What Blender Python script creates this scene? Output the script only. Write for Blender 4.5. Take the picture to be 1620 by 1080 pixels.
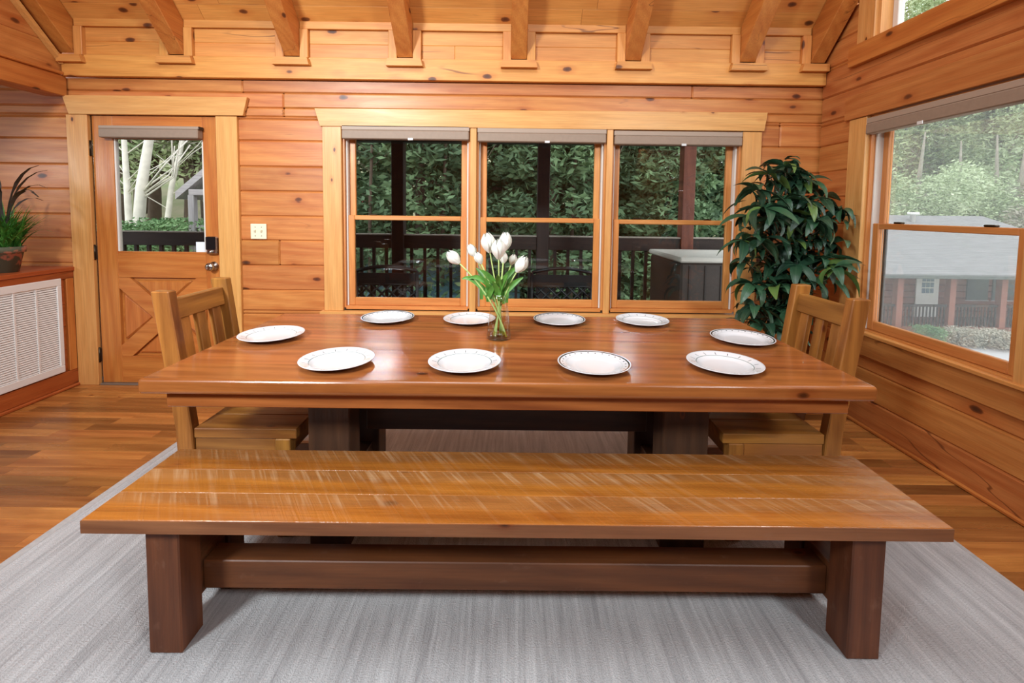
import bpy, bmesh, math, random
from mathutils import Matrix, Vector
random.seed(7)
scene = bpy.context.scene
for o in list(bpy.data.objects): bpy.data.objects.remove(o)
COL = scene.collection
PI = math.pi

# ------------------------------------------------------------------ camera
CH = 1.33                                    # camera height
CY, PITCH, YAW, ROLL, FPX = 378.99, 0.0631157, 0.0033826, 0.0121847, 720.0
_f = Vector((math.sin(YAW)*math.cos(PITCH), math.cos(YAW)*math.cos(PITCH), -math.sin(PITCH)))
_r = Vector((math.cos(YAW), -math.sin(YAW), 0)); _u = _r.cross(_f)
RT = _r*math.cos(ROLL) + _u*math.sin(ROLL); UP = _u*math.cos(ROLL) - _r*math.sin(ROLL)
cam_data = bpy.data.cameras.new('camera'); cam = bpy.data.objects.new('camera', cam_data); COL.objects.link(cam)
cam.matrix_world = Matrix(((RT.x, UP.x, -_f.x, 0), (RT.y, UP.y, -_f.y, 0), (RT.z, UP.z, -_f.z, CH), (0, 0, 0, 1)))
cam_data.sensor_width = 36; cam_data.lens = 16; cam_data.shift_y = -(540-CY)/1620
cam_data.clip_start = 0.05; cam_data.clip_end = 300
scene.camera = cam

# ------------------------------------------------------------------ sky, lamps, exposure
scene.view_settings.view_transform = 'Standard'; scene.view_settings.look = 'None'
scene.view_settings.gamma = 1; scene.view_settings.use_curve_mapping = False
scene.view_settings.exposure = 0.2
scene.cycles.sample_clamp_indirect = 45
world = bpy.data.worlds.new('overcast_sky'); scene.world = world; world.use_nodes = True
bg = world.node_tree.nodes['Background']; bg.inputs[0].default_value = (0.93, 0.96, 1.0, 1); bg.inputs[1].default_value = 2.3

def lamp(name, kind, loc, aim, watts, size=0.3, color=(1, 1, 1), size_y=None, spread=None):
    d = bpy.data.lights.new(name, kind); d.energy = watts; d.color = color
    if kind == 'AREA':
        d.size = size
        if size_y: d.shape = 'RECTANGLE'; d.size_y = size_y
        if spread: d.spread = spread
    else: d.shadow_soft_size = size
    o = bpy.data.objects.new(name, d); COL.objects.link(o); o.location = loc
    if aim: o.rotation_euler = (Vector(aim)-Vector(loc)).to_track_quat('-Z', 'Y').to_euler()
    return o
COOL = (0.87, 0.955, 1.0)
lamp('ceiling_bounce_lamp', 'AREA', (-0.3, 0.9, 4.1), (-0.1, 1.5, 0.0), 84, 2.6, COOL, 1.4)
lamp('flash_lamp', 'AREA', (-2.25, -1.0, 2.84), (-0.8, 3.34, 1.15), 52, 0.55, COOL, None, 1.5)
lamp('side_flash_lamp', 'AREA', (2.08, -1.2, 2.84), (-0.5, 2.8, 0.9), 66, 0.5, COOL)
lamp('left_room_lamp', 'AREA', (-5.0, 1.5, 1.75), (-2.9, 3.2, 1.2), 14, 0.25, COOL)

# ------------------------------------------------------------------ pixel -> place
def ray(x, y): return RT*((x-810)/FPX) - UP*((y-CY)/FPX) + _f
def atY(x, y, Y): d = ray(x, y); return Vector((0, 0, CH)) + d*(Y/d.y)
def atX(x, y, X): d = ray(x, y); return Vector((0, 0, CH)) + d*(X/d.x)
def atZ(x, y, z): d = ray(x, y); return Vector((0, 0, CH)) + d*((z-CH)/d.z)

# ------------------------------------------------------------------ materials
def srgb(r, g, b):
    f = lambda c: (c/255/12.92) if c/255 <= 0.04045 else ((c/255+0.055)/1.055)**2.4
    return (f(r), f(g), f(b), 1)
class NT:
    def __init__(s, name):
        s.m = bpy.data.materials.new(name); s.m.use_nodes = True; s.t = s.m.node_tree
        s.b = s.t.nodes['Principled BSDF']; s.out = s.t.nodes['Material Output']
    def n(s, kind, **kw):
        nd = s.t.nodes.new('ShaderNode'+kind)
        for k, v in kw.items(): setattr(nd, k, v)
        return nd
    def l(s, a, b): s.t.links.new(a, b)
    def put(s, sock, v):
        if hasattr(v, 'is_output') or isinstance(v, bpy.types.NodeSocket): s.l(v, sock)
        else: sock.default_value = v
    def math(s, op, a, b=0.0, c=0.0, clamp=False):
        nd = s.n('Math', operation=op, use_clamp=clamp); s.put(nd.inputs[0], a); s.put(nd.inputs[1], b); s.put(nd.inputs[2], c); return nd.outputs[0]
    def vmath(s, op, a, b=(0, 0, 0)):
        nd = s.n('VectorMath', operation=op); s.put(nd.inputs[0], a); s.put(nd.inputs[1], b); return nd.outputs[1 if op in ('LENGTH', 'DISTANCE') else 0]
    def mix(s, fac, a, b, mode='MIX'):
        nd = s.n('Mix', data_type='RGBA', blend_type=mode); s.put(nd.inputs[0], fac); s.put(nd.inputs[6], a); s.put(nd.inputs[7], b); return nd.outputs[2]
    def ramp(s, fac, lo, hi, a=0.0, b=1.0):
        nd = s.n('MapRange'); s.put(nd.inputs[0], fac); nd.inputs[1].default_value = lo; nd.inputs[2].default_value = hi
        nd.inputs[3].default_value = a; nd.inputs[4].default_value = b; return nd.outputs[0]
    def noise(s, vec, scale=1.0, detail=4.0, dist=0.0, rough=0.55):
        nd = s.n('TexNoise'); s.l(vec, nd.inputs['Vector']); nd.inputs['Scale'].default_value = scale
        nd.inputs['Detail'].default_value = detail; nd.inputs['Distortion'].default_value = dist; nd.inputs['Roughness'].default_value = rough
        return nd.outputs[0]
    def obj(s): return s.n('TexCoord').outputs['Object']
    def bump(s, h, strength=0.2, dist=0.01):
        nd = s.n('Bump'); s.l(h, nd.inputs['Height']); nd.inputs['Strength'].default_value = strength; nd.inputs['Distance'].default_value = dist
        s.l(nd.outputs[0], s.b.inputs['Normal'])

WOODS = {  # light, dark, rough, knots, tone variation, coat, extra
    'log': (srgb(214, 144, 80), srgb(180, 100, 46), 0.40, 1.0, 0.13, 0.0, ''),
    'trim':   (srgb(228, 170, 104), srgb(212, 146, 80), 0.40, 0.25, 0.05, 0.0, ''),
    'roof':   (srgb(224, 158, 84), srgb(204, 130, 60), 0.45, 1.0, 0.08, 0.0, ''),
    'rafter': (srgb(208, 134, 66), srgb(180, 98, 42), 0.45, 0.7, 0.05, 0.0, ''),
    'sash':   (srgb(222, 152, 86), srgb(198, 118, 60), 0.38, 0.0, 0.05, 0.0, ''),
    'door': (srgb(212, 134, 68), srgb(178, 92, 40), 0.33, 0.0, 0.05, 0.0, ''),
    'box':    (srgb(190, 104, 52), srgb(160, 76, 32), 0.4, 0.3, 0.06, 0.0, ''),
    'table': (srgb(186, 114, 60), srgb(124, 64, 30), 0.18, 0.5, 0.09, 0.0, ''),
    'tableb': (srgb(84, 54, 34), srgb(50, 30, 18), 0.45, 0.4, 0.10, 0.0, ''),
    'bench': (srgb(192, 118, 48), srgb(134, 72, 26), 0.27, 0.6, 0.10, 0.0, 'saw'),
    'bench_edge_shade': (srgb(150, 98, 64), srgb(110, 64, 38), 0.45, 0.4, 0.05, 0.0, 'dust'),  # browner than the seat: shade on the front edge put into the colour
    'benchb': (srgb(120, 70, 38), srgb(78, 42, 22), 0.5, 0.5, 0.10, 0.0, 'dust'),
    'chair': (srgb(188, 128, 60), srgb(110, 62, 26), 0.34, 0.5, 0.16, 0.0, ''),
    'floor': (srgb(196, 132, 70), srgb(142, 82, 38), 0.28, 0.2, 0.5, 0.0, ''),
    'dark':   (srgb(58, 40, 34), srgb(34, 24, 20), 0.6, 0.0, 0.1, 0.0, ''),
    'brown':  (srgb(150, 88, 66), srgb(112, 62, 46), 0.6, 0.0, 0.1, 0.0, ''),
    'grey':   (srgb(196, 192, 194), srgb(160, 154, 158), 0.8, 0.0, 0.1, 0.0, ''),
}
_wm = {}
def W(kind, axis='x'):
    if (kind, axis) in _wm: return _wm[kind, axis]
    light, dark, rough, knots, tone, coat, extra = WOODS[kind]
    k = NT('wood_%s_%s' % (kind, axis)); ai = 'xyz'.index(axis)
    rnd = k.n('ObjectInfo').outputs['Random']
    off = k.n('CombineXYZ'); 
    for i, mlt in enumerate((37.0, 61.0, 83.0)): k.l(k.math('MULTIPLY', rnd, mlt), off.inputs[i])
    v = k.vmath('ADD', k.obj(), off.outputs[0])
    sc = lambda a, c: k.vmath('MULTIPLY', v, tuple(a if i == ai else c for i in range(3)))
    g1 = k.noise(sc(1.6, 9), 1.0, 5, 0.9)
    wv = k.n('TexWave', wave_type='BANDS', bands_direction='DIAGONAL'); k.l(sc(0.5, 7), wv.inputs['Vector'])
    wv.inputs['Scale'].default_value = 1.3; wv.inputs['Distortion'].default_value = 7; wv.inputs['Detail'].default_value = 2; wv.inputs['Detail Scale'].default_value = 0.8
    g2 = k.noise(sc(5, 150), 1.0, 3)
    f = k.math('ADD', k.math('MULTIPLY', k.ramp(g1, 0.25, 0.75), 0.72), k.math('MULTIPLY', wv.outputs[1], 0.28))
    c = k.mix(f, dark, light)
    c = k.mix(0.42, c, k.mix(k.ramp(g2, 0.3, 0.7), (0.62, 0.55, 0.5, 1), (1.08, 1.08, 1.08, 1)), 'MULTIPLY')
    patch = k.noise(sc(0.9, 2.2), 1.0, 2)
    c = k.mix(k.ramp(patch, 0.4, 0.75, 0.0, 0.4), c, k.mix(1.0, c, (0.98, 0.84, 0.72, 1), 'MULTIPLY'))
    if knots:
        vo = k.n('TexVoronoi'); k.l(sc(3.3, 6.4), vo.inputs['Vector']); vo.inputs['Scale'].default_value = 1.0
        d = k.math('ADD', vo.outputs['Distance'], k.math('MULTIPLY', k.math('SUBTRACT', k.noise(sc(20, 30), 1.0, 2), 0.5), 0.06))
        r0 = 0.125*knots**0.5
        c = k.mix(k.ramp(d, r0, r0*2.4, 0.45, 0.0), c, k.mix(1.0, c, (0.72, 0.45, 0.32, 1), 'MULTIPLY'))
        c = k.mix(k.ramp(d, r0*0.75, r0, 0.92, 0.0), c, k.mix(k.ramp(d, r0*0.35, r0*0.95), srgb(58, 26, 12), srgb(124, 60, 26)))
    if kind in ('log', 'roof', 'rafter', 'box'):
        cn = k.noise(sc(0.4, 4.5), 1.0, 3, 0.3); cm = k.noise(sc(0.8, 3.0), 1.0, 1)
        ck = k.math('MULTIPLY', k.ramp(k.math('ABSOLUTE', k.math('SUBTRACT', cn, 0.5)), 0.0015, 0.005, 1.0, 0.0), k.ramp(cm, 0.54, 0.6))
        c = k.mix(k.math('MULTIPLY', ck, 0.7), c, srgb(96, 46, 20))
    hsv = k.n('HueSaturation'); k.l(c, hsv.inputs['Color'])
    r2 = k.math('FRACT', k.math('MULTIPLY', rnd, 17.31))
    k.l(k.ramp(rnd, 0, 1, 1-tone, 1+tone*0.6), hsv.inputs['Value']); k.l(k.ramp(r2, 0, 1, 0.5-0.004*(1 if tone > 0.05 else 0), 0.505), hsv.inputs['Hue'])
    c = hsv.outputs[0]; hgt = g2
    if extra == 'saw':
        sy = k.n('SeparateXYZ'); k.l(k.obj(), sy.inputs[0])
        bandf = k.ramp(k.math('ADD', sy.outputs[1], k.math('MULTIPLY', k.math('SUBTRACT', k.noise(sc(1.2, 5), 1.0, 3), 0.5), 0.10)), -0.012, 0.012)
        c = k.mix(k.math('MULTIPLY', bandf, 0.6), c, k.mix(k.ramp(g1, 0.3, 0.7), srgb(128, 82, 44), srgb(164, 110, 62)))
        rot = k.n('Mapping'); k.l(v, rot.inputs['Vector']); rot.inputs['Rotation'].default_value = (0, 0, -0.62)
        s = k.vmath('MULTIPLY', rot.outputs[0], (60, 2.5, 2.5))
        st = k.noise(s, 1.0, 3, 0.6)
        mask = k.math('MULTIPLY', k.math('ADD', k.math('MULTIPLY', bandf, 0.8), 0.2), k.ramp(st, 0.5, 0.74))
        c = k.mix(k.math('MULTIPLY', mask, 0.42), c, srgb(212, 178, 138))
        hgt = k.math('ADD', g2, k.math('MULTIPLY', st, 1.6))
    if extra == 'dust':
        c = k.mix(k.math('MULTIPLY', k.ramp(k.noise(sc(14, 22), 1.0, 4), 0.62, 0.8), 0.3), c, srgb(150, 112, 90))
    k.l(c, k.b.inputs['Base Color'])
    k.l(k.ramp(g1, 0.2, 0.8, rough+0.06, rough-0.05), k.b.inputs['Roughness'])
    k.b.inputs['Specular IOR Level'].default_value = 0.6 if kind == 'table' else 0.45
    if coat: k.b.inputs['Coat Weight'].default_value = coat; k.b.inputs['Coat Roughness'].default_value = 0.25
    k.bump(hgt, 0.05 if kind == 'table' else (0.12 if extra != 'saw' else 0.3), 0.004)
    _wm[kind, axis] = k.m
    return k.m
_pm = {}
def P(name, color=None, rough=0.5, metal=0.0, var=0.0, vscale=8.0, bump=0.0, **kw):
    if name in _pm: return _pm[name]
    k = NT(name); k.b.inputs['Roughness'].default_value = rough; k.b.inputs['Metallic'].default_value = metal
    if var:
        nz = k.noise(k.obj(), vscale, 4)
        k.l(k.mix(k.ramp(nz, 0.3, 0.7), tuple(c*(1-var) for c in color[:3])+(1,), tuple(min(1, c*(1+var)) for c in color[:3])+(1,)), k.b.inputs['Base Color'])
        if bump: k.bump(nz, bump, 0.02)
    else: k.b.inputs['Base Color'].default_value = color
    for kk, vv in kw.items(): k.b.inputs[kk.replace('_', ' ')].default_value = vv
    _pm[name] = k.m; return k.m
WHITE = P('white_enamel', srgb(232, 230, 226), 0.4)
VINYL = P('white_vinyl', srgb(222, 214, 204), 0.45)
TAUPE = P('taupe_blind_fabric', srgb(146, 124, 106), 0.6, var=0.05, vscale=40)
TAUPE2 = P('taupe_blind_valance', srgb(164, 142, 124), 0.55)
BRASS = P('dark_brass', srgb(70, 58, 46), 0.35, 0.9)
STEEL = P('satin_nickel', srgb(190, 186, 180), 0.22, 1.0)
BLACK = P('black_plastic', srgb(18, 18, 20), 0.25)
IRON = P('black_cast_metal', srgb(26, 26, 28), 0.45, var=0.2, vscale=20)
CLEAR = P('clear_plastic', srgb(214, 212, 210), 0.2)
def pane_mat(name, tint, base=0.043):
    k = NT(name); t = k.t; t.nodes.remove(k.b)
    lw = k.n('LayerWeight'); lw.inputs[0].default_value = 0.5
    fr = k.math('ADD', k.math('MULTIPLY', k.math('POWER', lw.outputs['Facing'], 5.0), 0.9), base, clamp=True)
    tr = k.n('BsdfTransparent'); tr.inputs[0].default_value = tint
    gl = k.n('BsdfGlossy'); gl.inputs['Roughness'].default_value = 0.0
    mx = k.n('MixShader'); k.l(fr, mx.inputs[0]); k.l(tr.outputs[0], mx.inputs[1]); k.l(gl.outputs[0], mx.inputs[2])
    k.l(mx.outputs[0], k.out.inputs['Surface']); return k.m
GLASS = pane_mat('window_glass', (0.97, 0.985, 0.975, 1))
def screen_mat():
    k = NT('insect_screen_mesh'); k.t.nodes.remove(k.b)
    tr = k.n('BsdfTransparent'); df = k.n('BsdfDiffuse'); df.inputs[0].default_value = srgb(176, 178, 180)
    tl = k.n('BsdfTranslucent'); tl.inputs[0].default_value = srgb(196, 198, 200)
    m0 = k.n('MixShader'); m0.inputs[0].default_value = 0.6; k.l(df.outputs[0], m0.inputs[1]); k.l(tl.outputs[0], m0.inputs[2])
    mx = k.n('MixShader'); mx.inputs[0].default_value = 0.13; k.l(tr.outputs[0], mx.inputs[1]); k.l(m0.outputs[0], mx.inputs[2])
    k.l(mx.outputs[0], k.out.inputs['Surface']); return k.m
SCREEN = screen_mat()

# ------------------------------------------------------------------ mesh helpers
def link(name, me, mat, parent=None, loc=(0, 0, 0), rot=None):
    o = bpy.data.objects.new(name, me); COL.objects.link(o); o.location = loc
    if rot: o.rotation_euler = rot
    if parent is not None: o.parent = parent
    if mat is not None and not me.materials: me.materials.append(mat)
    return o
_bc = {}
def box_mesh(d, bev):
    key = tuple(round(x, 5) for x in d)+(bev,)
    bm = bmesh.new(); bmesh.ops.create_cube(bm, size=1)
    bmesh.ops.scale(bm, vec=d, verts=bm.verts)
    if bev: bmesh.ops.bevel(bm, geom=list(bm.edges), offset=min(bev, min(d)*0.45), segments=1, affect='EDGES', profile=0.5)
    me = bpy.data.meshes.new('box'); bm.to_mesh(me); bm.free(); return me
def box(name, mat, xs, ys, zs, parent=None, bev=0.003, rot=None, axis=None):
    d = (abs(xs[1]-xs[0]), abs(ys[1]-ys[0]), abs(zs[1]-zs[0])); c = (sum(xs)/2, sum(ys)/2, sum(zs)/2)
    if isinstance(mat, str): mat = W(mat, axis or 'xyz'[max(range(3), key=lambda i: d[i])])
    key = tuple(round(x, 4) for x in d)+(bev, mat.name)
    if key not in _bc: _bc[key] = box_mesh(d, bev)
    return link(name, _bc[key], mat, parent, c, rot)
def poly_prism(name, mat, pts, depth, plane, parent=None, loc=(0, 0, 0), bev=0.0):
    """pts 2D polygon, extruded from depth[0] to depth[1]; plane 'xz' (depth = y), 'yz' (depth = x), 'xy' (depth = z)"""
    bm = bmesh.new()
    mk = {'xz': lambda p, d: (p[0], d, p[1]), 'yz': lambda p, d: (d, p[0], p[1]), 'xy': lambda p, d: (p[0], p[1], d)}[plane]
    a = [bm.verts.new(mk(p, depth[0])) for p in pts]; b = [bm.verts.new(mk(p, depth[1])) for p in pts]
    bm.faces.new(a); bm.faces.new(b[::-1]); n = len(pts)
    for i in range(n): bm.faces.new((a[i], b[i], b[(i+1) % n], a[(i+1) % n]))
    bmesh.ops.recalc_face_normals(bm, faces=bm.faces)
    if bev: bmesh.ops.bevel(bm, geom=list(bm.edges), offset=bev, segments=1, affect='EDGES', profile=0.5)
    me = bpy.data.meshes.new(name); bm.to_mesh(me); bm.free()
    return link(name, me, mat, parent, loc)
def lathe(profile, n=32):
    bm = bmesh.new(); rings = []
    for r, z in profile:
        if r < 1e-6: rings.append([bm.verts.new((0, 0, z))])
        else: rings.append([bm.verts.new((r*math.cos(2*PI*i/n), r*math.sin(2*PI*i/n), z)) for i in range(n)])
    for A, B in zip(rings, rings[1:]):
        for i in range(n):
            j = (i+1) % n
            if len(A) == 1 and len(B) > 1: bm.faces.new((A[0], B[j], B[i]))
            elif len(B) == 1 and len(A) > 1: bm.faces.new((A[i], A[j], B[0]))
            elif len(A) > 1: bm.faces.new((A[i], A[j], B[j], B[i]))
    bmesh.ops.recalc_face_normals(bm, faces=bm.faces)
    me = bpy.data.meshes.new('lathe'); bm.to_mesh(me); bm.free()
    for p in me.polygons: p.use_smooth = True
    return me
def tube_mesh(paths, n=6):
    """paths: list of lists of (point, radius)"""
    bm = bmesh.new()
    for path in paths:
        prev = None
        for i, (p, r) in enumerate(path):
            p = Vector(p); q = Vector(path[min(i+1, len(path)-1)][0]); o = Vector(path[max(i-1, 0)][0])
            t = (q-o).normalized(); a = t.orthogonal().normalized() if abs(t.z) > 0.95 else t.cross(Vector((0, 0, 1))).normalized(); b = t.cross(a)
            ring = [bm.verts.new(p+(a*math.cos(2*PI*j/n)+b*math.sin(2*PI*j/n))*r) for j in range(n)]
            if prev:
                for j in range(n): bm.faces.new((prev[j], prev[(j+1) % n], ring[(j+1) % n], ring[j]))
            else: bm.faces.new(ring[::-1])
            prev = ring
        bm.faces.new(prev)
    bmesh.ops.recalc_face_normals(bm, faces=bm.faces)
    me = bpy.data.meshes.new('tube'); bm.to_mesh(me); bm.free()
    for p in me.polygons: p.use_smooth = True
    return me
def boxes_mesh(lst):
    vs, fs = [], []
    for (x0, x1), (y0, y1), (z0, z1) in lst:
        b = len(vs); vs += [(x, y, z) for x in (x0, x1) for y in (y0, y1) for z in (z0, z1)]
        fs += [tuple(b+i for i in q) for q in ((0, 1, 3, 2), (4, 6, 7, 5), (0, 4, 5, 1), (2, 3, 7, 6), (0, 2, 6, 4), (1, 5, 7, 3))]
    me = bpy.data.meshes.new('boxes'); me.from_pydata(vs, [], fs); me.update(); return me
def thing(name, label, cat, loc=(0, 0, 0), rz=0.0, group=None):
    o = bpy.data.objects.new(name, None); COL.objects.link(o); o.location = loc; o.rotation_euler = (0, 0, rz); o.empty_display_size = 0.1
    return tag(o, label, cat, group)
def tag(o, label, cat, group=None):
    o['label'] = label; o['category'] = cat
    if group: o['group'] = group
    return o
def struct(o, label=None):
    o['kind'] = 'structure'
    if label: o['label'] = label
    return o
def sempty(name, loc=(0, 0, 0), rz=0.0, label=None):
    o = bpy.data.objects.new(name, None); COL.objects.link(o); o.location = loc; o.rotation_euler = (0, 0, rz); o.empty_display_size = 0.1
    return struct(o, label)
def stuff(o): o['kind'] = 'stuff'; return o
def copy_tree(o, parent=None):
    c = o.copy(); COL.objects.link(c); c.parent = parent
    for ch in list(o.children): copy_tree(ch, c)
    return c

# ================================================================== THE ROOM
D = 3.34          # inner face of the back log wall
XR = 2.235        # inner face of the right log wall
XL = -3.2         # plane of the loft beam and of the air return cabinet
LT = 0.15         # log thickness
SEAMS = [0.0, 0.181, 0.362, 0.544, 0.724, 0.908, 1.092, 1.27, 1.452, 1.631, 1.816, 1.988, 2.157, 2.25]
def bw(x, y, dy=0.0): p = atY(x, y, D-dy); return p.x, p.z

# ---- floor: strips laid along X; those in view are planks of their own
floor = struct(link('floor', boxes_mesh([((-6.2, XR+LT), (-5.1, D+LT), (-0.06, -0.018))]), P('subfloor', srgb(120, 74, 38), 0.5)))
SW = 0.078
rows = int((D-1.16)/SW)+1
rest = []
yb = D - rows*SW
rest.append(((-6.2, XR), (-5.1, yb), (-0.018, 0)))
for r in range(rows):
    y1 = D-r*SW; y0 = y1-SW
    xl_vis = max(-3.25, -(y1+0.05)*1.11-0.05); 
    for side, (xa, xb) in enumerate(((xl_vis-0.3, -1.75), (1.70, XR))):
        x = xa + random.uniform(-0.5, -0.05)*(side == 0)
        if side == 0: rest.append(((-6.2, x), (y0, y1), (-0.018, 0)))
        while x < xb-0.01:
            L = random.choice((0.34, 0.46, 0.6, 0.78, 0.95)); e = min(x+L, xb)
            if xb-e < 0.12: e = xb
            box('floor_plank', 'floor', (x, e), (y0, y1), (-0.018, 0), floor, 0.0012, axis='x'); x = e
    rest.append(((-1.75, 1.70), (y0, y1), (-0.018, 0)))
o = link('floor_strips', boxes_mesh(rest), W('floor', 'x'), floor); stuff(o)

# ---- back wall of squared logs
DOOR_O = (bw(125, 400)[0], bw(364, 400)[0]); DOOR_T = 2.05
WIN_O = (bw(528, 350)[0], bw(1186, 350)[0]); WIN_Z = (0.57, 1.97)
wb = link('wall_back', boxes_mesh([((-6.2, DOOR_O[0]), (D+LT-0.03, D+LT), (0, 2.7)), ((DOOR_O[1], WIN_O[0]), (D+LT-0.03, D+LT), (0, 2.7)),
     ((WIN_O[1], XR+LT), (D+LT-0.03, D+LT), (0, 2.7)), ((DOOR_O[0], DOOR_O[1]), (D+LT-0.03, D+LT), (DOOR_T, 2.7)),
     ((WIN_O[0], WIN_O[1]), (D+LT-0.03, D+LT), (WIN_Z[1], 2.7)), ((WIN_O[0], WIN_O[1]), (D+LT-0.03, D+LT), (0, WIN_Z[0]))]), W('log', 'x'))
struct(wb)
def cut(ival, holes):
    out = [ival]
    for h in holes:
        nx = []
        for a, b in out:
            if h[1] <= a or h[0] >= b: nx.append((a, b)); continue
            if h[0] > a: nx.append((a, h[0]))
            if h[1] < b: nx.append((h[1], b))
        out = nx
    return out
joints = {12: [bw(383, 135)[0], 1.30], 11: [bw(448, 165)[0]], 10: [1.95], 5: [-1.70]}
for i in range(len(SEAMS)-1):
    z0, z1 = SEAMS[i], SEAMS[i+1]
    # a log is notched where an opening ends inside its course
    bands = [(z0, z1)]
    for e in (DOOR_T, WIN_Z[0], WIN_Z[1]):
        if z0 < e < z1: bands = [(z0, e), (e, z1)]
    for a, b in bands:
        m = (a+b)/2; holes = []
        if m < DOOR_T: holes.append(DOOR_O)
        if WIN_Z[0] < m < WIN_Z[1]: holes.append(WIN_O)
        for xa, xb in cut((-6.2, XR+LT), holes):
            js = [j for j in joints.get(i, []) if xa+0.1 < j < xb-0.1]
            ed = [xa]+js+[xb]
            for p, q in zip(ed, ed[1:]):
                box('log', 'log', (p, q), (D+random.uniform(0, 0.004), D+LT-0.03), (a, b), wb, 0.009, axis='x')

# ---- right wall
YN = -5.0
RW_O = (1.92, 2.91); RW_Z = (0.57, 1.96)
RU_O = (1.2, 2.93); RU_Z = (2.36, 3.3)
wr = struct(link('wall_right', boxes_mesh([((XR+LT-0.03, XR+LT), (RW_O[1], D+LT), (0, 2.7)), ((XR+LT-0.03, XR+LT), (YN, RW_O[0]), (0, 2.36)),
    ((XR+LT-0.03, XR+LT), RW_O, (0, RW_Z[0])), ((XR+LT-0.03, XR+LT), RW_O, (RW_Z[1], RU_Z[0]))]), W('log', 'y')))
RS = SEAMS[:-1]+[2.34+0.18*i for i in range(25)]
RIDGE_Y = -0.85
def roof_z(y): return 2.62+(D-0.03-y) if y >= RIDGE_Y else 2.62+(D-0.03-RIDGE_Y)-(RIDGE_Y-y)
for i in range(len(RS)-1):
    z0, z1 = RS[i], RS[i+1]; bands = [(z0, z1)]
    for e in (RW_Z[0], RW_Z[1], RU_Z[0], RU_Z[1]):
        if z0+0.004 < e < z1-0.004: bands = [(z0, e), (e, z1)]
    for a, b in bands:
        m = (a+b)/2; holes = []
        if RW_Z[0] < m < RW_Z[1]: holes.append(RW_O)
        if RU_Z[0] < m < RU_Z[1]: holes.append(RU_O)
        yt = D if b <= 2.64 else min(D, D-0.03-(b-2.62)); yn = YN if b <= 2.64 else max(YN, 2*RIDGE_Y-yt)
        if yt-yn < 0.2: continue
        for p, q in cut((yn, yt), holes):
            if q-p > 0.03: box('log', 'log', (XR+random.uniform(0, 0.004), XR+LT-0.03), (p, q), (a, b), wr, 0.009, axis='y')

# ---- room behind the camera and the lower room on the left
wf = struct(box('wall_front', 'log', (-6.2, XR+LT), (YN-0.12, YN), (0, 2.7), None, 0))
wl = struct(box('wall_left', 'log', (-6.32, -6.2), (YN, D+LT), (0, 2.7), None, 0))
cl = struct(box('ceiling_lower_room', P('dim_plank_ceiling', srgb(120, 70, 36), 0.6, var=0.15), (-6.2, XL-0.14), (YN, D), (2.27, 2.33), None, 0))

# ---- roof: slab, visible planks, rafters
def slab(name, pts, xs, mat, parent=None): return poly_prism(name, mat, pts, xs, 'yz', parent)
zt = roof_z(RIDGE_Y)
ceil = struct(slab('ceiling', [(D+0.1, roof_z(D+0.1)+0.02), (RIDGE_Y, zt+0.02), (YN-0.12, roof_z(YN-0.12)+0.02), (YN-0.12, roof_z(YN-0.12)+0.1), (RIDGE_Y, zt+0.1), (D+0.1, roof_z(D+0.1)+0.1)], (XL-0.1, XR+LT), W('roof', 'x')))
s = 0.0; row = 0
while s < 0.95:
    w = 0.135; ya = D-0.03-s*0.7071; yc = D-0.03-(s+w-0.003)*0.7071
    xs = [XL] + sorted(random.uniform(XL+0.6, XR-0.6) for _ in range(2)) + [XR]
    for a, b in zip(xs, xs[1:]):
        if b-a > 0.05:
            poly_prism('ceiling_plank', W('roof', 'x'), [(ya, roof_z(ya)), (yc, roof_z(yc)), (yc, roof_z(yc)+0.025), (ya, roof_z(ya)+0.025)], (a+0.001, b-0.001), 'yz', ceil)
    s += w; row += 1

RAF = [-3.14, -2.37, -1.556, -0.76, 0.045, 0.852, 1.662, 2.162]
for i, x in enumerate(RAF):
    h = 0.055 if 0 < i < 7 else 0.052
    Y0 = D-0.045; Y1 = RIDGE_Y+0.02
    pts = [(Y0, roof_z(Y0)-0.002), (Y0, roof_z(Y0)-0.235), (Y1, roof_z(Y1)-0.235), (Y1, roof_z(Y1)-0.002)]
    o = poly_prism('rafter', W('rafter', 'y'), pts, (x-h, x+h), 'yz', None, bev=0.004)
    struct(o); o.name = 'trim_%d' % (20+i)
# fascia, sills under the rafters, knee wall planks
def plank_x(name, kind, xa, xb, ya, yb, za, zb, parent=None, bev=0.003): return box(name, kind, (xa, xb), (ya, yb), (za, zb), parent, bev, axis='x')
fas = struct(plank_x('trim_1', 'roof', XL+0.01, XR-0.002, D-0.045, D, 2.247, 2.395), 'wide pine fascia board below the knee wall')
kw = sempty('trim_2', (0, 0, 0), 0, 'knee wall of short pine planks between the rafters')
for i in range(len(RAF)-1):
    a, b = RAF[i]+0.115, RAF[i+1]-0.115
    if i == 0: a = RAF[0]+0.115
    for z0, z1 in ((2.395, 2.492), (2.492, 2.588)):
        if random.random() < 0.35 and b-a > 0.5:
            m = random.uniform(a+0.2, b-0.15); plank_x('plank', 'roof', a, m, D-0.03, D, z0, z1, kw); plank_x('plank', 'roof', m, b, D-0.03, D, z0, z1, kw)
        else: plank_x('plank', 'roof', a, b, D-0.03, D, z0, z1, kw)
    plank_x('top_strip', 'roof', RAF[i]+0.056, RAF[i+1]-0.056, D-0.052, D, 2.588, 2.642, kw)
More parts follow.
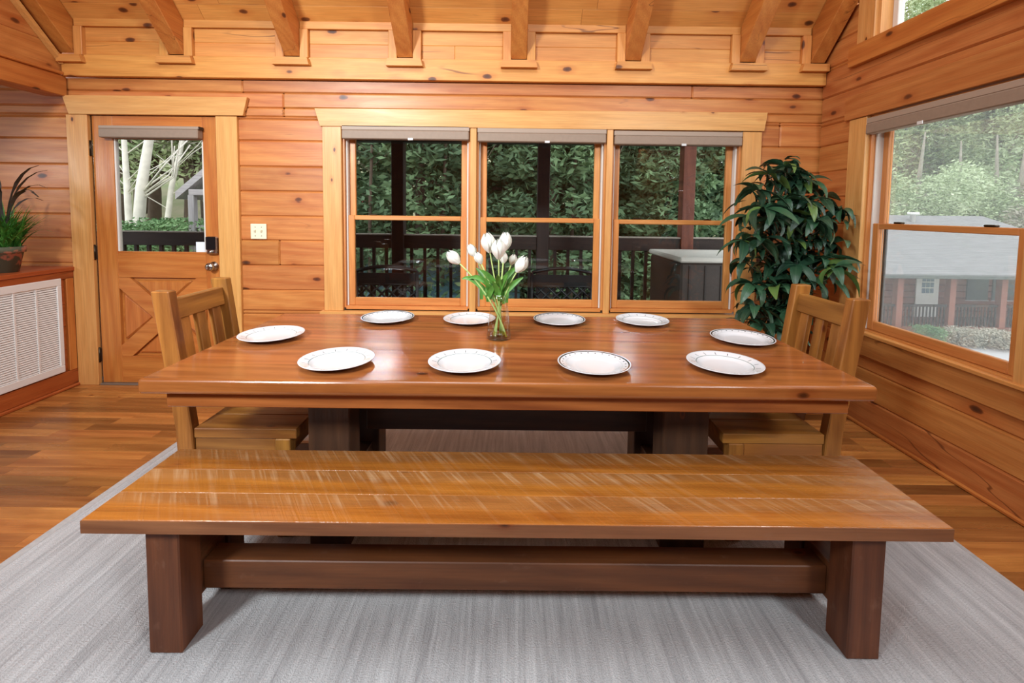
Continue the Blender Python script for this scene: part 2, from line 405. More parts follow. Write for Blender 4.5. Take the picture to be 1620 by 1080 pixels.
for i, x in enumerate(RAF):
    xa, xb = x-0.128, x+0.128
    if i == 0: xa = XL+0.012
    if i == len(RAF)-1: xb = 2.225
    poly_prism('sill_block', W('roof', 'x'), [(xa+0.012, 2.385), (xb-0.012 if i < 7 else xb, 2.385), (xb if i == 7 else xb+0.002, 2.335), (xa, 2.335)], (D-0.085, D-0.046), 'xz', kw)
    for sd in (-1, 1):
        p, q = (x-0.115, x-0.056) if sd < 0 else (x+0.056, x+0.115)
        if (i == 0 and sd < 0) or (i == 7 and sd > 0): continue
        box('side_block', 'roof', (p, q), (D-0.06, D), (2.388, 2.587), kw, 0.003, axis='z')

# ---- loft wall above the beam on the left
lw = sempty('wall_loft', (0, 0, 0), 0, 'plank gable wall over the heavy beam on the left')
z = 2.275
while z < 6.4:
    z1 = z+0.18; yt = D-0.02 if z1 < 2.6 else D-0.03-(z1-2.62); 
    yn = max(YN, 2*RIDGE_Y-yt)
    if yt-yn > 0.2: box('plank', 'log', (XL-0.04, XL), (yn, yt), (z, z1), lw, 0.004, axis='y')
    z = z1
bm_ = struct(box('trim_3', 'rafter', (XL-0.14, XL+0.012), (YN, D-0.012), (2.108, 2.25), None, 0.004), 'heavy horizontal beam carrying the loft')
struct(box('trim_4', 'rafter', (XL-0.04, XL+0.03), (YN, D-0.046), (2.2505, 2.272), None, 0.005), 'thin ledge strip on top of the loft beam')
struct(poly_prism('trim_5', W('trim', 'y'), [(D-0.05, roof_z(D-0.05)-0.275), (D-0.05, roof_z(D-0.05)-0.315), (1.2, roof_z(1.2)-0.315), (1.2, roof_z(1.2)-0.275)], (XL+0.002, XL+0.034), 'yz'), 'slanting trim strip under the end rafter')

# ---- trim around the windows and the door of the back wall
def casing(name, x0, x1, z0, z1, label=None, kind='trim', th=0.022): return struct(box(name, kind, (x0, x1), (D-th, D+0.01), (z0, z1), None, 0.003), label)
def header(name, px, th=0.03):  # four pixel corners tl tr br bl
    pts = [bw(*p, 0.03) for p in px]
    return struct(poly_prism(name, W('trim', 'x'), pts, (D-th, D), 'xz', None, bev=0.002))
header('trim_6', [(497, 171), (1215, 178), (1209.6, 207.4), (505.7, 199.3)])
header('trim_7', [(97, 150), (390.5, 153.5), (384, 182.7), (108, 180)])
WZ0, WZ1 = 0.600, 1.935
wc = [(bw(513, 330)[0], bw(542.5, 330)[0]), (bw(743.7, 330)[0], bw(753.5, 330)[0]), (bw(957, 330)[0], bw(966.5, 330)[0]), (bw(1168.5, 330)[0], bw(1198, 330)[0])]
for i, (a, b) in enumerate(wc): casing('trim_%d' % (8+i), a, b, WZ0-0.02, WZ1-0.008*(i-1.5)-0.004)
struct(box('trim_12', 'trim', (wc[0][0]-0.025, wc[3][1]+0.025), (D-0.05, D+0.012), (WZ0-0.058, WZ0-0.0205), None, 0.003), 'window stool board along the triple window')
dl = (bw(118.5, 395)[0], bw(151, 395)[0]); dr = (bw(346.5, 300)[0], bw(380, 300)[0])
casing('trim_13', dl[0], dl[1], 0.0, 1.982); casing('trim_14', dr[0], dr[1], 0.0, 1.982); struct(box('trim_42', 'door', (dl[1], dr[0]), (D+0.05, D+0.1), (1.93, 2.05), None, 0.002))

# ---- windows (double hung); local frame: x along the wall, y outwards, z up
def hung_window(name, loc, rz, w, z0, z1, zm, screen=False, label=None):
    """opening from x=0..w"""
    r = sempty(name, loc, rz, label)
    J = 0.105
    for a, b in ((0, 0.014), (w-0.014, w)): box('side_jamb', 'sash', (a, b), (0.004, J+0.02), (z0, z1), r, 0.001, axis='z')
    box('head_jamb', 'sash', (0.014, w-0.014), (0.004, J+0.02), (z1-0.014, z1), r, 0.001, axis='x')
    box('sill', 'sash', (0.014, w-0.014), (0.004, J+0.03), (z0-0.012, z0+0.012), r, 0.001, axis='x')
    for a, b in ((0.0142, 0.026), (w-0.026, w-0.0142)): box('jamb_liner', VINYL, (a, b), (0.03, J), (z0+0.012, z1-0.014), r, 0.002)
    def sash(nm, y0, y1, za, zb, st, rt, rb):
        s = bpy.data.objects.new(nm, None); COL.objects.link(s); s.parent = r
        x0, x1 = 0.027, w-0.027
        box('stile', 'sash', (x0, x0+st), (y0, y1), (za, zb), s, 0.004, axis='z'); box('stile', 'sash', (x1-st, x1), (y0, y1), (za, zb), s, 0.004, axis='z')
        box('rail', 'sash', (x0+st, x1-st), (y0, y1), (za, za+rb), s, 0.004, axis='x'); box('rail', 'sash', (x0+st, x1-st), (y0, y1), (zb-rt, zb), s, 0.004, axis='x')
        box('pane', GLASS, (x0+st, x1-st), ((y0+y1)/2-0.002, (y0+y1)/2+0.002), (za+rb, zb-rt), s, 0)
        return s
    sash('upper_sash', 0.068, 0.098, zm-0.016, z1-0.0145, 0.045, 0.045, 0.034)
    ls = sash('lower_sash', 0.034, 0.064, z0+0.0125, zm+0.018, 0.045, 0.034, 0.058)
    for x in (w*0.22, w*0.78):
        box('sash_lock', BRASS, (x-0.028, x+0.028), (0.036, 0.062), (zm+0.0182, zm+0.03), ls, 0.004)
    if screen:
        sc = bpy.data.objects.new('insect_screen', None); COL.objects.link(sc); sc.parent = r
        box('mesh', SCREEN, (0.03, w-0.03), (0.1125, 0.1135), (z0+0.03, z1-0.02), sc, 0)
        for a, b in ((0.028, 0.045), (w-0.045, w-0.028)): box('frame', P('dark_screen_frame', srgb(70, 62, 54), 0.5), (a, b), (0.106, 0.12), (z0+0.015, z1-0.016), sc, 0.001)
    return r
zm = 1.262
for i in range(3):
    x0, x1 = wc[i][1], wc[i+1][0]
    hung_window('window_%d' % (i+1), (x0, D, 0), 0, x1-x0, WZ0, WZ1-0.004*i, zm-0.004*(i-1), False)
    # roller blind cassette
    bx0, bx1 = x0+0.006, x1-0.006; zt_ = WZ1-0.008*(i-1)-0.012
    b = thing('roller_blind', ['rolled-up taupe blind over the left pane of the triple window', 'rolled-up taupe blind over the middle pane of the triple window', 'rolled-up taupe blind over the right pane, near the leafy plant'][i], 'blind', ((bx0+bx1)/2, D, zt_), 0, 'taupe blinds of the triple window')
    hw = (bx1-bx0)/2
    box('head_rail', TAUPE2, (-hw, hw), (-0.03, 0.03), (-0.035, 0), b, 0.004)
    box('fabric_fold', TAUPE, (-hw+0.003, hw-0.003), (-0.036, 0.026), (-0.098, -0.0352), b, 0.006)
    box('pull_tab', CLEAR, (0.02, 0.055), (-0.039, -0.0362), (-0.104, -0.088), b, 0.001)

# ---- the window of the right wall
RWY = (2.873, 1.953); RZ = (0.600, 1.945)
hung_window('window_4', (XR, RWY[0], 0), -PI/2, RWY[0]-RWY[1], RZ[0], RZ[1], 1.262, True)
def casing_r(name, y0, y1, z0, z1, label=None, kind='trim', th=0.022): return struct(box(name, kind, (XR-th, XR+0.01), (y0, y1), (z0, z1), None, 0.003), label)
casing_r('trim_15', RWY[0], 3.022, 0.575, 1.946); casing_r('trim_16', 1.80, RWY[1], 0.575, 1.946)
struct(box('trim_17', 'log', (XR-0.03, XR), (0.5, 3.06), (1.948, 2.10), None, 0.003), 'wide header board over the right window')
casing_r('trim_18', 1.72, 2.868, 0.585, 0.606, None, 'sash', 0.04); casing_r('trim_19', 1.72, 2.90, 0.455, 0.584, 'apron board under the right window', 'log', 0.024)
b = thing('roller_blind', 'rolled-up taupe blind over the single window of the right wall', 'blind', (XR, (RWY[0]+RWY[1])/2, 1.93), -PI/2)
hw = (RWY[0]-RWY[1])/2-0.006
box('head_rail', TAUPE2, (-hw, hw), (-0.03, 0.03), (-0.035, 0), b, 0.004); box('fabric_fold', TAUPE, (-hw+0.003, hw-0.003), (-0.036, 0.026), (-0.10, -0.0352), b, 0.006)
box('pull_tab', CLEAR, (-0.085, -0.05), (-0.039, -0.0362), (-0.108, -0.09), b, 0.001)
# upper gable window
casing_r('trim_40', 1.1, 3.05, 2.29, 2.42, 'sill board of the upper gable window', 'rafter', 0.035)
casing_r('trim_41', 2.858, 2.998, 2.42, 2.86, None, 'trim', 0.022)
u = sempty('window_5', (XR, 2.858, 0), -PI/2, 'fixed upper gable window')
box('side_jamb', 'trim', (0, 0.02), (0, 0.12), (2.42, 3.2), u, 0.001, axis='z'); box('sill', 'sash', (0.02, 1.6), (0.0, 0.12), (2.40, 2.43), u, 0.001, axis='x')
box('frame', VINYL, (0.02, 0.06), (0.07, 0.11), (2.43, 3.2), u, 0.003); box('frame', VINYL, (0.06, 1.6), (0.07, 0.11), (2.43, 2.46), u, 0.003); box('pane', GLASS, (0.06, 1.6), (0.088, 0.092), (2.46, 3.25), u, 0)
# base trims
struct(box('baseboard_right', 'rafter', (XR-0.018, XR), (YN, D), (0, 0.022), None, 0.006)); struct(box('baseboard_back', 'rafter', (dr[1], XR-0.02), (D-0.018, D), (0, 0.022), None, 0.006))

# ---- the door
DX0, DX1 = bw(152.5, 395)[0], bw(345.7, 300)[0]; DZ0, DZ1 = 0.012, 1.982
door = sempty('door_1', (DX0, D, 0), 0, 'pine door with a glazed upper half and a crossbuck lower half'); dw = DX1-DX0
ST = 0.15; y0, y1 = 0.004, 0.048
gl_b, gl_t = 0.985, 1.83; lo_b, lo_t = 0.215, 0.805
for a, b in ((0.003, ST), (dw-ST*0.72, dw-0.003)): box('stile', 'door', (a, b), (y0, y1), (DZ0, DZ1), door, 0.003, axis='z')
R1 = dw-ST*0.72
for a, b in ((DZ0, lo_b), (lo_t, gl_b), (gl_t, DZ1)): box('rail', 'door', (ST, R1), (y0, y1), (a, b), door, 0.003, axis='x')
box('pane', GLASS, (ST+0.012, R1-0.012), (0.024, 0.028), (gl_b+0.012, gl_t-0.012), door, 0)
for a, b, c, d in ((ST, R1, gl_b, gl_b+0.013), (ST, R1, gl_t-0.013, gl_t), (ST, ST+0.013, gl_b+0.013, gl_t-0.013), (R1-0.013, R1, gl_b+0.013, gl_t-0.013)):
    box('glazing_bead', VINYL if b-a < 0.05 else 'door', (a, b), (0.010, 0.04), (c, d), door, 0.002)
box('panel', 'door', (ST, R1), (0.032, 0.044), (lo_b, lo_t), door, 0)
cx, cz = (ST+R1)/2, (lo_b+lo_t)/2; wv_ = 0.105
def brace(flip):
    pts = [(ST, lo_t), (ST, lo_t-wv_*0.75), (R1-wv_*0.75, lo_b), (R1, lo_b), (R1, lo_b+wv_*0.75), (ST+wv_*0.75, lo_t)]
    if flip: pts = [(ST+R1-x, z) for x, z in pts]
    return pts
poly_prism('brace', W('door', 'x'), brace(False), (0.006, 0.0318), 'xz', door); poly_prism('brace', W('door', 'x'), brace(True), (0.0062, 0.0316), 'xz', door)
g = 0.115
for tri in ([(ST+0.022, lo_b+g), (ST+0.022, lo_t-g), (cx-g*0.75, cz)], [(R1-0.022, lo_b+g), (cx+g*0.75, cz), (R1-0.022, lo_t-g)],
            [(ST+g, lo_t-0.022), (R1-g, lo_t-0.022), (cx, cz+g*0.75)], [(ST+g, lo_b+0.022), (cx, cz-g*0.75), (R1-g, lo_b+0.022)]):
    poly_prism('raised_panel', W('door', 'z'), tri, (0.014, 0.0335), 'xz', door, bev=0.011)
box('threshold', P('alu_threshold', srgb(150, 142, 132), 0.4, 0.6), (0, dw), (-0.02, 0.06), (0, 0.0115), door, 0.002)
for zz in (1.745, 0.99, 0.225):
    h = box('hinge', BRASS, (-0.014, 0.006), (-0.006, 0.0035), (zz-0.05, zz+0.05), door, 0.002)
    hp = link('hinge_pin', tube_mesh([[((0, 0, -0.056), 0.006), ((0, 0, 0.056), 0.006)]], 8), BRASS, h, (0, -0.006, 0))
kx = bw(337.5, 388)[0]-DX0
dbz = bw(337, 388)[1]
db = box('deadbolt', STEEL, (kx-0.04, kx+0.04), (-0.028, 0.0035), (dbz-0.066, dbz+0.066), door, 0.010)
box('keypad', BLACK, (-0.036, 0.036), (-0.021, -0.0165), (-0.03, 0.063), db, 0.004); link('thumb_turn', lathe([(0, -0.03), (0.011, -0.03), (0.012, -0.014), (0, -0.014)], 12), STEEL, db, (0, 0, -0.046), (-PI/2, 0, 0))
kz = bw(338, 421)[1]
kn = link('knob', lathe([(0, 0), (0.034, 0), (0.034, 0.008), (0.014, 0.012), (0.012, 0.03), (0.024, 0.036), (0.031, 0.05), (0.027, 0.064), (0.012, 0.07), (0, 0.07)], 24), STEEL, door, (kx, 0.004, kz), (PI/2, 0, 0))
b = thing('roller_blind', 'rolled-up taupe blind on the glazed door', 'blind', ((bw(165.6, 210)[0]+bw(321.4, 210)[0])/2, D-0.004, bw(240, 201)[1]))
hw = (bw(321.4, 210)[0]-bw(165.6, 210)[0])/2
box('head_rail', TAUPE2, (-hw, hw), (-0.05, 0.006), (-0.022, 0), b, 0.004); box('fabric_fold', TAUPE, (-hw+0.002, hw-0.002), (-0.055, 0.004), (-0.085, -0.0222), b, 0.006); box('end_cap', BLACK, (hw, hw+0.006), (-0.045, 0.0), (-0.022, 0), b, 0.001)
cp = bw(317, 391.5)
tag(box('notice_card', P('white_card', srgb(228, 232, 240), 0.7), (cp[0]-0.046, cp[0]+0.046), (D+0.0215, D+0.0228), (cp[1]-0.04, cp[1]+0.04), None, 0), 'small white card stuck to the door glass', 'card')

# ---- light switch
sp = bw(409.7, 366)
sw = thing('light_switch', 'cream double light switch on the log wall', 'switch', (sp[0], D, sp[1]))
CREAM = P('cream_plastic', srgb(232, 222, 192), 0.4)
box('plate', CREAM, (-0.058, 0.058), (-0.008, -0.0002), (-0.056, 0.056), sw, 0.003)
for x in (-0.023, 0.023):
    box('toggle', CREAM, (x-0.005, x+0.005), (-0.02, -0.0082), (-0.004, 0.014), sw, 0.002, (0.5, 0, 0))
    for zz in (-0.032, 0.032): box('screw', STEEL, (x-0.003, x+0.003), (-0.0095, -0.0078), (zz-0.003, zz+0.003), sw, 0.001)

# ---- air return cabinet on the left with its white grille
cab = thing('air_return_cabinet', 'low red-stained pine cabinet with a white air grille beside the door', 'cabinet', (XL, 0, 0))
CY0, CY1, CT = 1.0, D-0.004, 0.885
box('body', 'box', (-0.62, -0.03), (CY0, CY1), (0.0, CT-0.03), cab, 0.002, axis='y')
box('top', 'box', (-0.64, 0.012), (CY0-0.02, CY1), (CT-0.0295, CT), cab, 0.004, axis='y')
box('top_rail', 'box', (-0.0295, 0.002), (CY0, CY1), (CT-0.082, CT-0.03), cab, 0.003, axis='y')
box('bottom_rail', 'box', (-0.0295, 0.002), (CY0, CY1), (0.022, 0.128), cab, 0.003, axis='y')
box('stile', 'door', (-0.0295, 0.004), (3.262, 3.318), (0.1285, CT-0.0825), cab, 0.003, axis='z'); box('stile', 'door', (-0.0295, 0.004), (CY0, 1.08), (0.1285, CT-0.0825), cab, 0.003, axis='z')
zz = 0.1285
for h in (0.16, 0.17, 0.16, 0.1835):
    box('back_plank', 'box', (-0.0295, -0.012), (1.0805, 3.2615), (zz, zz+h-0.002), cab, 0.002, axis='y'); zz += h
box('shoe_trim', 'box', (-0.0295, 0.016), (CY0, CY1), (0, 0.0215), cab, 0.006, axis='y')
gr = bpy.data.objects.new('vent_grille', None); COL.objects.link(gr); gr.parent = cab
GY0, GY1, GZ0, GZ1 = 2.30, 3.221, 0.137, 0.812
GREY = P('grille_shadow', srgb(160, 158, 156), 0.7)
box('backing', GREY, (-0.0115, -0.006), (GY0+0.01, GY1-0.01), (GZ0+0.01, GZ1-0.01), gr, 0)
for a, b, c, d in ((GY0, GY1, GZ0, GZ0+0.05), (GY0, GY1, GZ1-0.05, GZ1), (GY0, GY0+0.05, GZ0+0.05, GZ1-0.05), (GY1-0.032, GY1, GZ0+0.05, GZ1-0.05)): box('frame', WHITE, (-0.005, 0.009), (a, b), (c, d), gr, 0.003)
ncol = 6; cw = (GY1-0.032-GY0-0.05)/ncol
for i in range(1, ncol): box('divider', WHITE, (-0.005, 0.006), (GY0+0.05+i*cw-0.006, GY0+0.05+i*cw+0.006), (GZ0+0.05, GZ1-0.05), gr, 0.001)
lou = []; nz = 38; dz = (GZ1-GZ0-0.1)/nz
vs, fs = [], []
for i in range(nz):
    zc = GZ0+0.05+(i+0.5)*dz
    b0 = len(vs); vs += [(-0.003, GY0+0.05, zc+0.0055), (0.003, GY0+0.05, zc-0.0055), (0.003, GY1-0.032, zc-0.0055), (-0.003, GY1-0.032, zc+0.0055), (-0.0015, GY0+0.05, zc+0.0062), (0.0045, GY0+0.05, zc-0.0048), (0.0045, GY1-0.032, zc-0.0048), (-0.0015, GY1-0.032, zc+0.0062)]
    fs += [tuple(b0+q for q in f) for f in ((0, 1, 2, 3), (7, 6, 5, 4), (0, 4, 5, 1), (1, 5, 6, 2), (2, 6, 7, 3), (3, 7, 4, 0))]
me = bpy.data.meshes.new('louvers'); me.from_pydata(vs, [], fs); stuff(link('louvers', me, WHITE, gr))

# ================================================================== RUG AND FURNITURE
def rug_mat():
    k = NT('grey_woven_rug'); v = k.obj()
    s1 = k.noise(k.vmath('MULTIPLY', v, (34, 1.8, 1)), 1.0, 7, 0.5, 0.72); s2 = k.noise(k.vmath('MULTIPLY', v, (90, 5, 1)), 1.0, 4); s3 = k.noise(v, 1.2, 2); s4 = k.noise(k.vmath('MULTIPLY', v, (260, 200, 1)), 1.0, 2)
    f = k.math('ADD', k.math('MULTIPLY', k.ramp(s1, 0.34, 0.66), 0.55), k.math('ADD', k.math('MULTIPLY', s2, 0.35), k.math('MULTIPLY', s3, 0.25)))
    c = k.mix(k.ramp(f, 0.2, 0.95), srgb(158, 155, 156), srgb(216, 214, 214)); c = k.mix(0.4, c, k.mix(k.ramp(s4, 0.3, 0.7), (0.7, 0.7, 0.7, 1), (1.1, 1.1, 1.1, 1)), 'MULTIPLY')
    k.l(c, k.b.inputs['Base Color']); k.b.inputs['Roughness'].default_value = 0.95; k.b.inputs['Specular IOR Level'].default_value = 0.1
    k.b.inputs['Sheen Weight'].default_value = 0.15; k.bump(k.math('ADD', s4, s2), 0.8, 0.008); return k.m
rug = thing('area_rug', 'large grey streaked rug under the table and benches', 'rug', (-0.01, 1.4, 0))
box('pile', rug_mat(), (-1.825, 1.825), (-1.2, 1.29), (0.0004, 0.010), rug, 0.004)
EDGE = P('rug_edge_binding', srgb(176, 172, 170), 0.9, var=0.1, vscale=60)
for a, b in ((-1.86, -1.8255), (1.8255, 1.845)): box('edge_binding', EDGE, (a, b), (-1.2, 1.29), (0.0004, 0.0085), rug, 0.002)
RZ0 = 0.0105

# ---- dining table
tb = thing('dining_table', 'long rustic plank dining table set with white plates', 'table', (0.0, 1.965, RZ0))
tw, td = 1.232, 0.49; TT = 0.76-RZ0; TH = 0.052
def rounded_plank(name, mat, xs, ys, zs, parent, r, sides):
    """plank whose outer ends are rounded; sides: which y edge is the table edge (-1 front, 1 back, 0 none)"""
    bm = bmesh.new(); bmesh.ops.create_cube(bm, size=1); d = (xs[1]-xs[0], ys[1]-ys[0], zs[1]-zs[0]); bmesh.ops.scale(bm, vec=d, verts=bm.verts)
    ed = []
    for e in bm.edges:
        m = (e.verts[0].co+e.verts[1].co)/2
        if abs(abs(m.x)-d[0]/2) < 1e-5 and (abs(abs(m.z)-d[2]/2) < 1e-5): ed.append(e)
        elif sides and m.y*sides > d[1]/2-1e-5: ed.append(e)
    bmesh.ops.bevel(bm, geom=ed, offset=r, segments=4, affect='EDGES', profile=0.5, clamp_overlap=True)
    me = bpy.data.meshes.new(name); bm.to_mesh(me); bm.free()
    return link(name, me, mat, parent, (sum(xs)/2, sum(ys)/2, sum(zs)/2))
npl = 6
for i in range(npl):
    a = -td+i*2*td/npl; b = a+2*td/npl
    rounded_plank('tabletop_plank', W('table', 'x'), (-tw, tw), (a, b), (TT-TH, TT), tb, 0.013, -1 if i == 0 else (1 if i == npl-1 else 0))
AX, AY = 1.165, 0.43
for sgn in (-1, 1):
    box('apron', 'table', (-AX, AX), (sgn*AY-0.02, sgn*AY+0.02), (TT-TH-0.058, TT-TH-0.0005), tb, 0.003, axis='x')
    box('end_apron', 'table', (sgn*AX-0.02 if sgn > 0 else -AX-0.02, sgn*AX+0.02 if sgn > 0 else -AX+0.02), (-AY+0.021, AY-0.021), (TT-TH-0.058, TT-TH-0.0005), tb, 0.003, axis='y') if False else None
for sx in (-1, 1):
    x0_, x1_ = (-0.773, -0.613) if sx < 0 else (0.60, 0.777)
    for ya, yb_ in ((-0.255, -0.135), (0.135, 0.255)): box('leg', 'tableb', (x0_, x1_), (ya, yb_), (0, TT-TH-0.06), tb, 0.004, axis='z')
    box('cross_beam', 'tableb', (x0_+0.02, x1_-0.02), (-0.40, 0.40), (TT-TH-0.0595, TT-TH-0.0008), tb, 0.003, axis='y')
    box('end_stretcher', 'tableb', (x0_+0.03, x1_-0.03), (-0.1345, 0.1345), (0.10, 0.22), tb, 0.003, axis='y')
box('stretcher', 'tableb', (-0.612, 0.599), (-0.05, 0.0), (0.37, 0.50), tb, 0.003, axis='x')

# ---- benches
def make_bench(loc, label, group, L0, L1, W0, W1, group_first=True):
    b = thing('bench', label, 'bench', loc, 0, group); T = 0.45-RZ0; th = 0.038
    wd = (W1-W0)/3
    for i in range(3): box('seat_plank', 'bench', (L0, L1), (W0+i*wd+0.0004, W0+(i+1)*wd-0.0004), (T-th, T), b, 0.0014, axis='x')
    box('front_edge_shade', 'bench_edge_shade', (L0, L1), (W0-0.003, W0+0.0002), (T-th, T-0.0015), b, 0, axis='x')  # thin added strip whose brown paints the shade of the front edge
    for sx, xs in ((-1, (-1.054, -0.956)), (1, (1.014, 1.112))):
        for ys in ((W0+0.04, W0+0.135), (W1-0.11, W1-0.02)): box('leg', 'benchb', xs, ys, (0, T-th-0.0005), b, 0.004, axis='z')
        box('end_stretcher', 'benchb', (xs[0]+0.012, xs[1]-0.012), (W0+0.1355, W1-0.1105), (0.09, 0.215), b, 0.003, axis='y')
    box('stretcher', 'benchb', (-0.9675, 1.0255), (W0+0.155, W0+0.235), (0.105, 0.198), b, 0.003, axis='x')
    return b
make_bench((0, 0, RZ0), 'long low plank bench in front of the dining table', None, -1.197, 1.262, 1.229, 1.611)

# ---- chairs
def make_chair(loc, rz, label):
    """origin on the floor under the back posts' seat line, front towards +x"""
    c = thing('dining_chair', label, 'chair', loc, rz, None)
    H = 0.99; SZ = 0.445; hw = 0.20; pt = 0.046; pd = 0.066
    for s in (-1, 1):
        ya, yb = (-hw, -hw+pt) if s < 0 else (hw-pt, hw)
        pts = [(-0.045, 0), (0.018, 0), (0.0, SZ), (-0.075, H), (-0.145, H), (-0.066, SZ)]
        o = poly_prism('back_post', W('chair', 'z'), pts, (ya, yb), 'xz', c, bev=0.004)
    for s in (-1, 1):
        ya, yb = (-hw+0.003, -hw+0.05) if s < 0 else (hw-0.05, hw-0.003)
        box('front_leg', 'chair', (0.325, 0.385), (ya, yb), (0, SZ-0.0405), c, 0.003, axis='z')
        box('side_apron', 'chair', (0.006, 0.3245), (ya+0.008, yb-0.008), (SZ-0.115, SZ-0.041), c, 0.002, axis='x')
        box('side_stretcher', 'chair', (0.012, 0.3245), (ya+0.01, yb-0.01), (0.15, 0.20), c, 0.002, axis='x')
    box('front_apron', 'chair', (0.335, 0.375), (-hw+0.0505, hw-0.0505), (SZ-0.115, SZ-0.041), c, 0.002, axis='y')
    box('rear_apron', 'chair', (-0.045, -0.01), (-hw+pt+0.0005, hw-pt-0.0005), (SZ-0.115, SZ-0.041), c, 0.002, axis='y')
    for i in range(3): box('seat_plank', 'chair', (0.004, 0.41), (-0.195+i*0.13+0.0005, -0.195+(i+1)*0.13-0.0005), (SZ-0.04, SZ), c, 0.003, axis='x')
    sl = 0.075/(H-SZ); bx_ = lambda z: -(z-SZ)*sl-0.036 if z > SZ else -0.036
    def back_bar(name, y0, y1, z0, z1, th):
        pts = [(bx_(z0)-th/2, z0), (bx_(z0)+th/2, z0), (bx_(z1)+th/2, z1), (bx_(z1)-th/2, z1)]
        return poly_prism(name, W('chair', 'y' if y1-y0 > 0.2 else 'z'), pts, (y0, y1), 'xz', c, bev=0.003)
    iw = hw-pt-0.0005
    back_bar('top_rail', -iw, iw, 0.87, 0.95, 0.036); back_bar('lower_rail', -iw, iw, 0.52, 0.575, 0.036)
    for i in range(3):
        yc = -0.1+i*0.1; back_bar('slat', yc-0.027, yc+0.027, 0.5755, 0.8695, 0.024)
    return c
make_chair((-1.25, 1.95, RZ0), 0.0, 'slatted wooden chair at the table end nearer the door')
make_chair((1.265, 1.95, RZ0), PI, 'slatted wooden chair at the table end nearer the leafy plant')

# ---- plates
def plate_mat(kind):
    k = NT('plate_'+kind); sx = k.n('SeparateXYZ'); k.l(k.obj(), sx.inputs[0])
    x, y, z = sx.outputs
    r = k.math('SQRT', k.math('ADD', k.math('MULTIPLY', x, x), k.math('MULTIPLY', y, y))); a = k.math('ARCTAN2', y, x)
    band = lambda s, c, w: k.math('LESS_THAN', k.math('ABSOLUTE', k.math('SUBTRACT', s, c)), w)
    up = k.math('GREATER_THAN', z, 0.009)
    white = srgb(222, 223, 226)
    if kind == 'ticks':
        ln = band(r, 0.098, 0.0015)
        n = 16; fa = k.math('SUBTRACT', k.math('FRACT', k.math('MULTIPLY', a, n/(2*PI))), 0.5)
        tick = k.math('MULTIPLY', k.math('LESS_THAN', k.math('ABSOLUTE', fa), 0.036), band(r, 0.111, 0.008))
        c = k.mix(k.math('MULTIPLY', ln, 0.8), white, srgb(120, 140, 136)); c = k.mix(k.math('MULTIPLY', tick, 0.85), c, srgb(64, 72, 72))
    else:
        ring = band(r, 0.1255, 0.0027); n = 26; fa = k.math('SUBTRACT', k.math('FRACT', k.math('MULTIPLY', a, n/(2*PI))), 0.5)
        u = k.math('MULTIPLY', fa, 2*PI*0.115/n); w = k.math('SUBTRACT', r, 0.1145)
        dot = k.math('LESS_THAN', k.math('ADD', k.math('MULTIPLY', u, u), k.math('MULTIPLY', w, w)), 0.003**2)
        ln = k.math('MULTIPLY', band(r, 0.102, 0.0006), 0.5)
        c = k.mix(ln, white, srgb(150, 160, 158)); c = k.mix(k.math('MAXIMUM', ring, dot), c, srgb(44, 50, 48))
    k.l(k.mix(up, white, c), k.b.inputs['Base Color']); k.b.inputs['Roughness'].default_value = 0.12; k.b.inputs['Coat Weight'].default_value = 0.3
    return k.m
plate_prof = [(0, 0.004), (0.07, 0.004), (0.082, 0.006), (0.094, 0.0115), (0.100, 0.0145), (0.128, 0.0208), (0.1325, 0.0222), (0.1335, 0.0212), (0.132, 0.0192), (0.1, 0.0115), (0.09, 0.006), (0.08, 0.001), (0.078, 0.0), (0.07, 0.0), (0.068, 0.0022), (0, 0.0022)]
pm_t = lathe(plate_prof, 64); pm_t.materials.append(plate_mat('ticks')); pm_d = lathe(plate_prof, 64); pm_d.materials.append(plate_mat('dots'))
plates = [((-1.045, 1.975), 't', 'white plate with grey tick marks at the table end nearer the door'), ((-0.626, 2.315), 'd', 'white plate with dark dotted rim at the window side, nearest the door'),
          ((-0.205, 2.305), 't', 'white plate with grey tick marks just behind the tulip vase'), ((0.256, 2.312), 'd', 'white plate with dark dotted rim at the window side, right of the vase'),
          ((0.685, 2.318), 't', 'white plate with grey tick marks at the window side, nearest the leafy plant'), ((1.043, 2.005), 'd', 'white plate with dark dotted rim at the table end nearer the leafy plant'),
          ((-0.634, 1.650), 't', 'white plate with grey tick marks on the bench side, first from the door'), ((-0.163, 1.645), 't', 'white plate with grey tick marks on the bench side, in front of the vase'),
          ((0.312, 1.640), 'd', 'only dark-rimmed dotted plate on the bench side of the table'), ((0.80, 1.655), 't', 'white plate with grey tick marks on the bench side, nearest the right wall')]
for (x, y), k_, lab in plates:
    o = link('dinner_plate', pm_t if k_ == 't' else pm_d, None, None, (x, y, 0.7602), (0, 0, random.uniform(0, 0.3))); tag(o, lab, 'plate', 'dinner plates laid on the table')

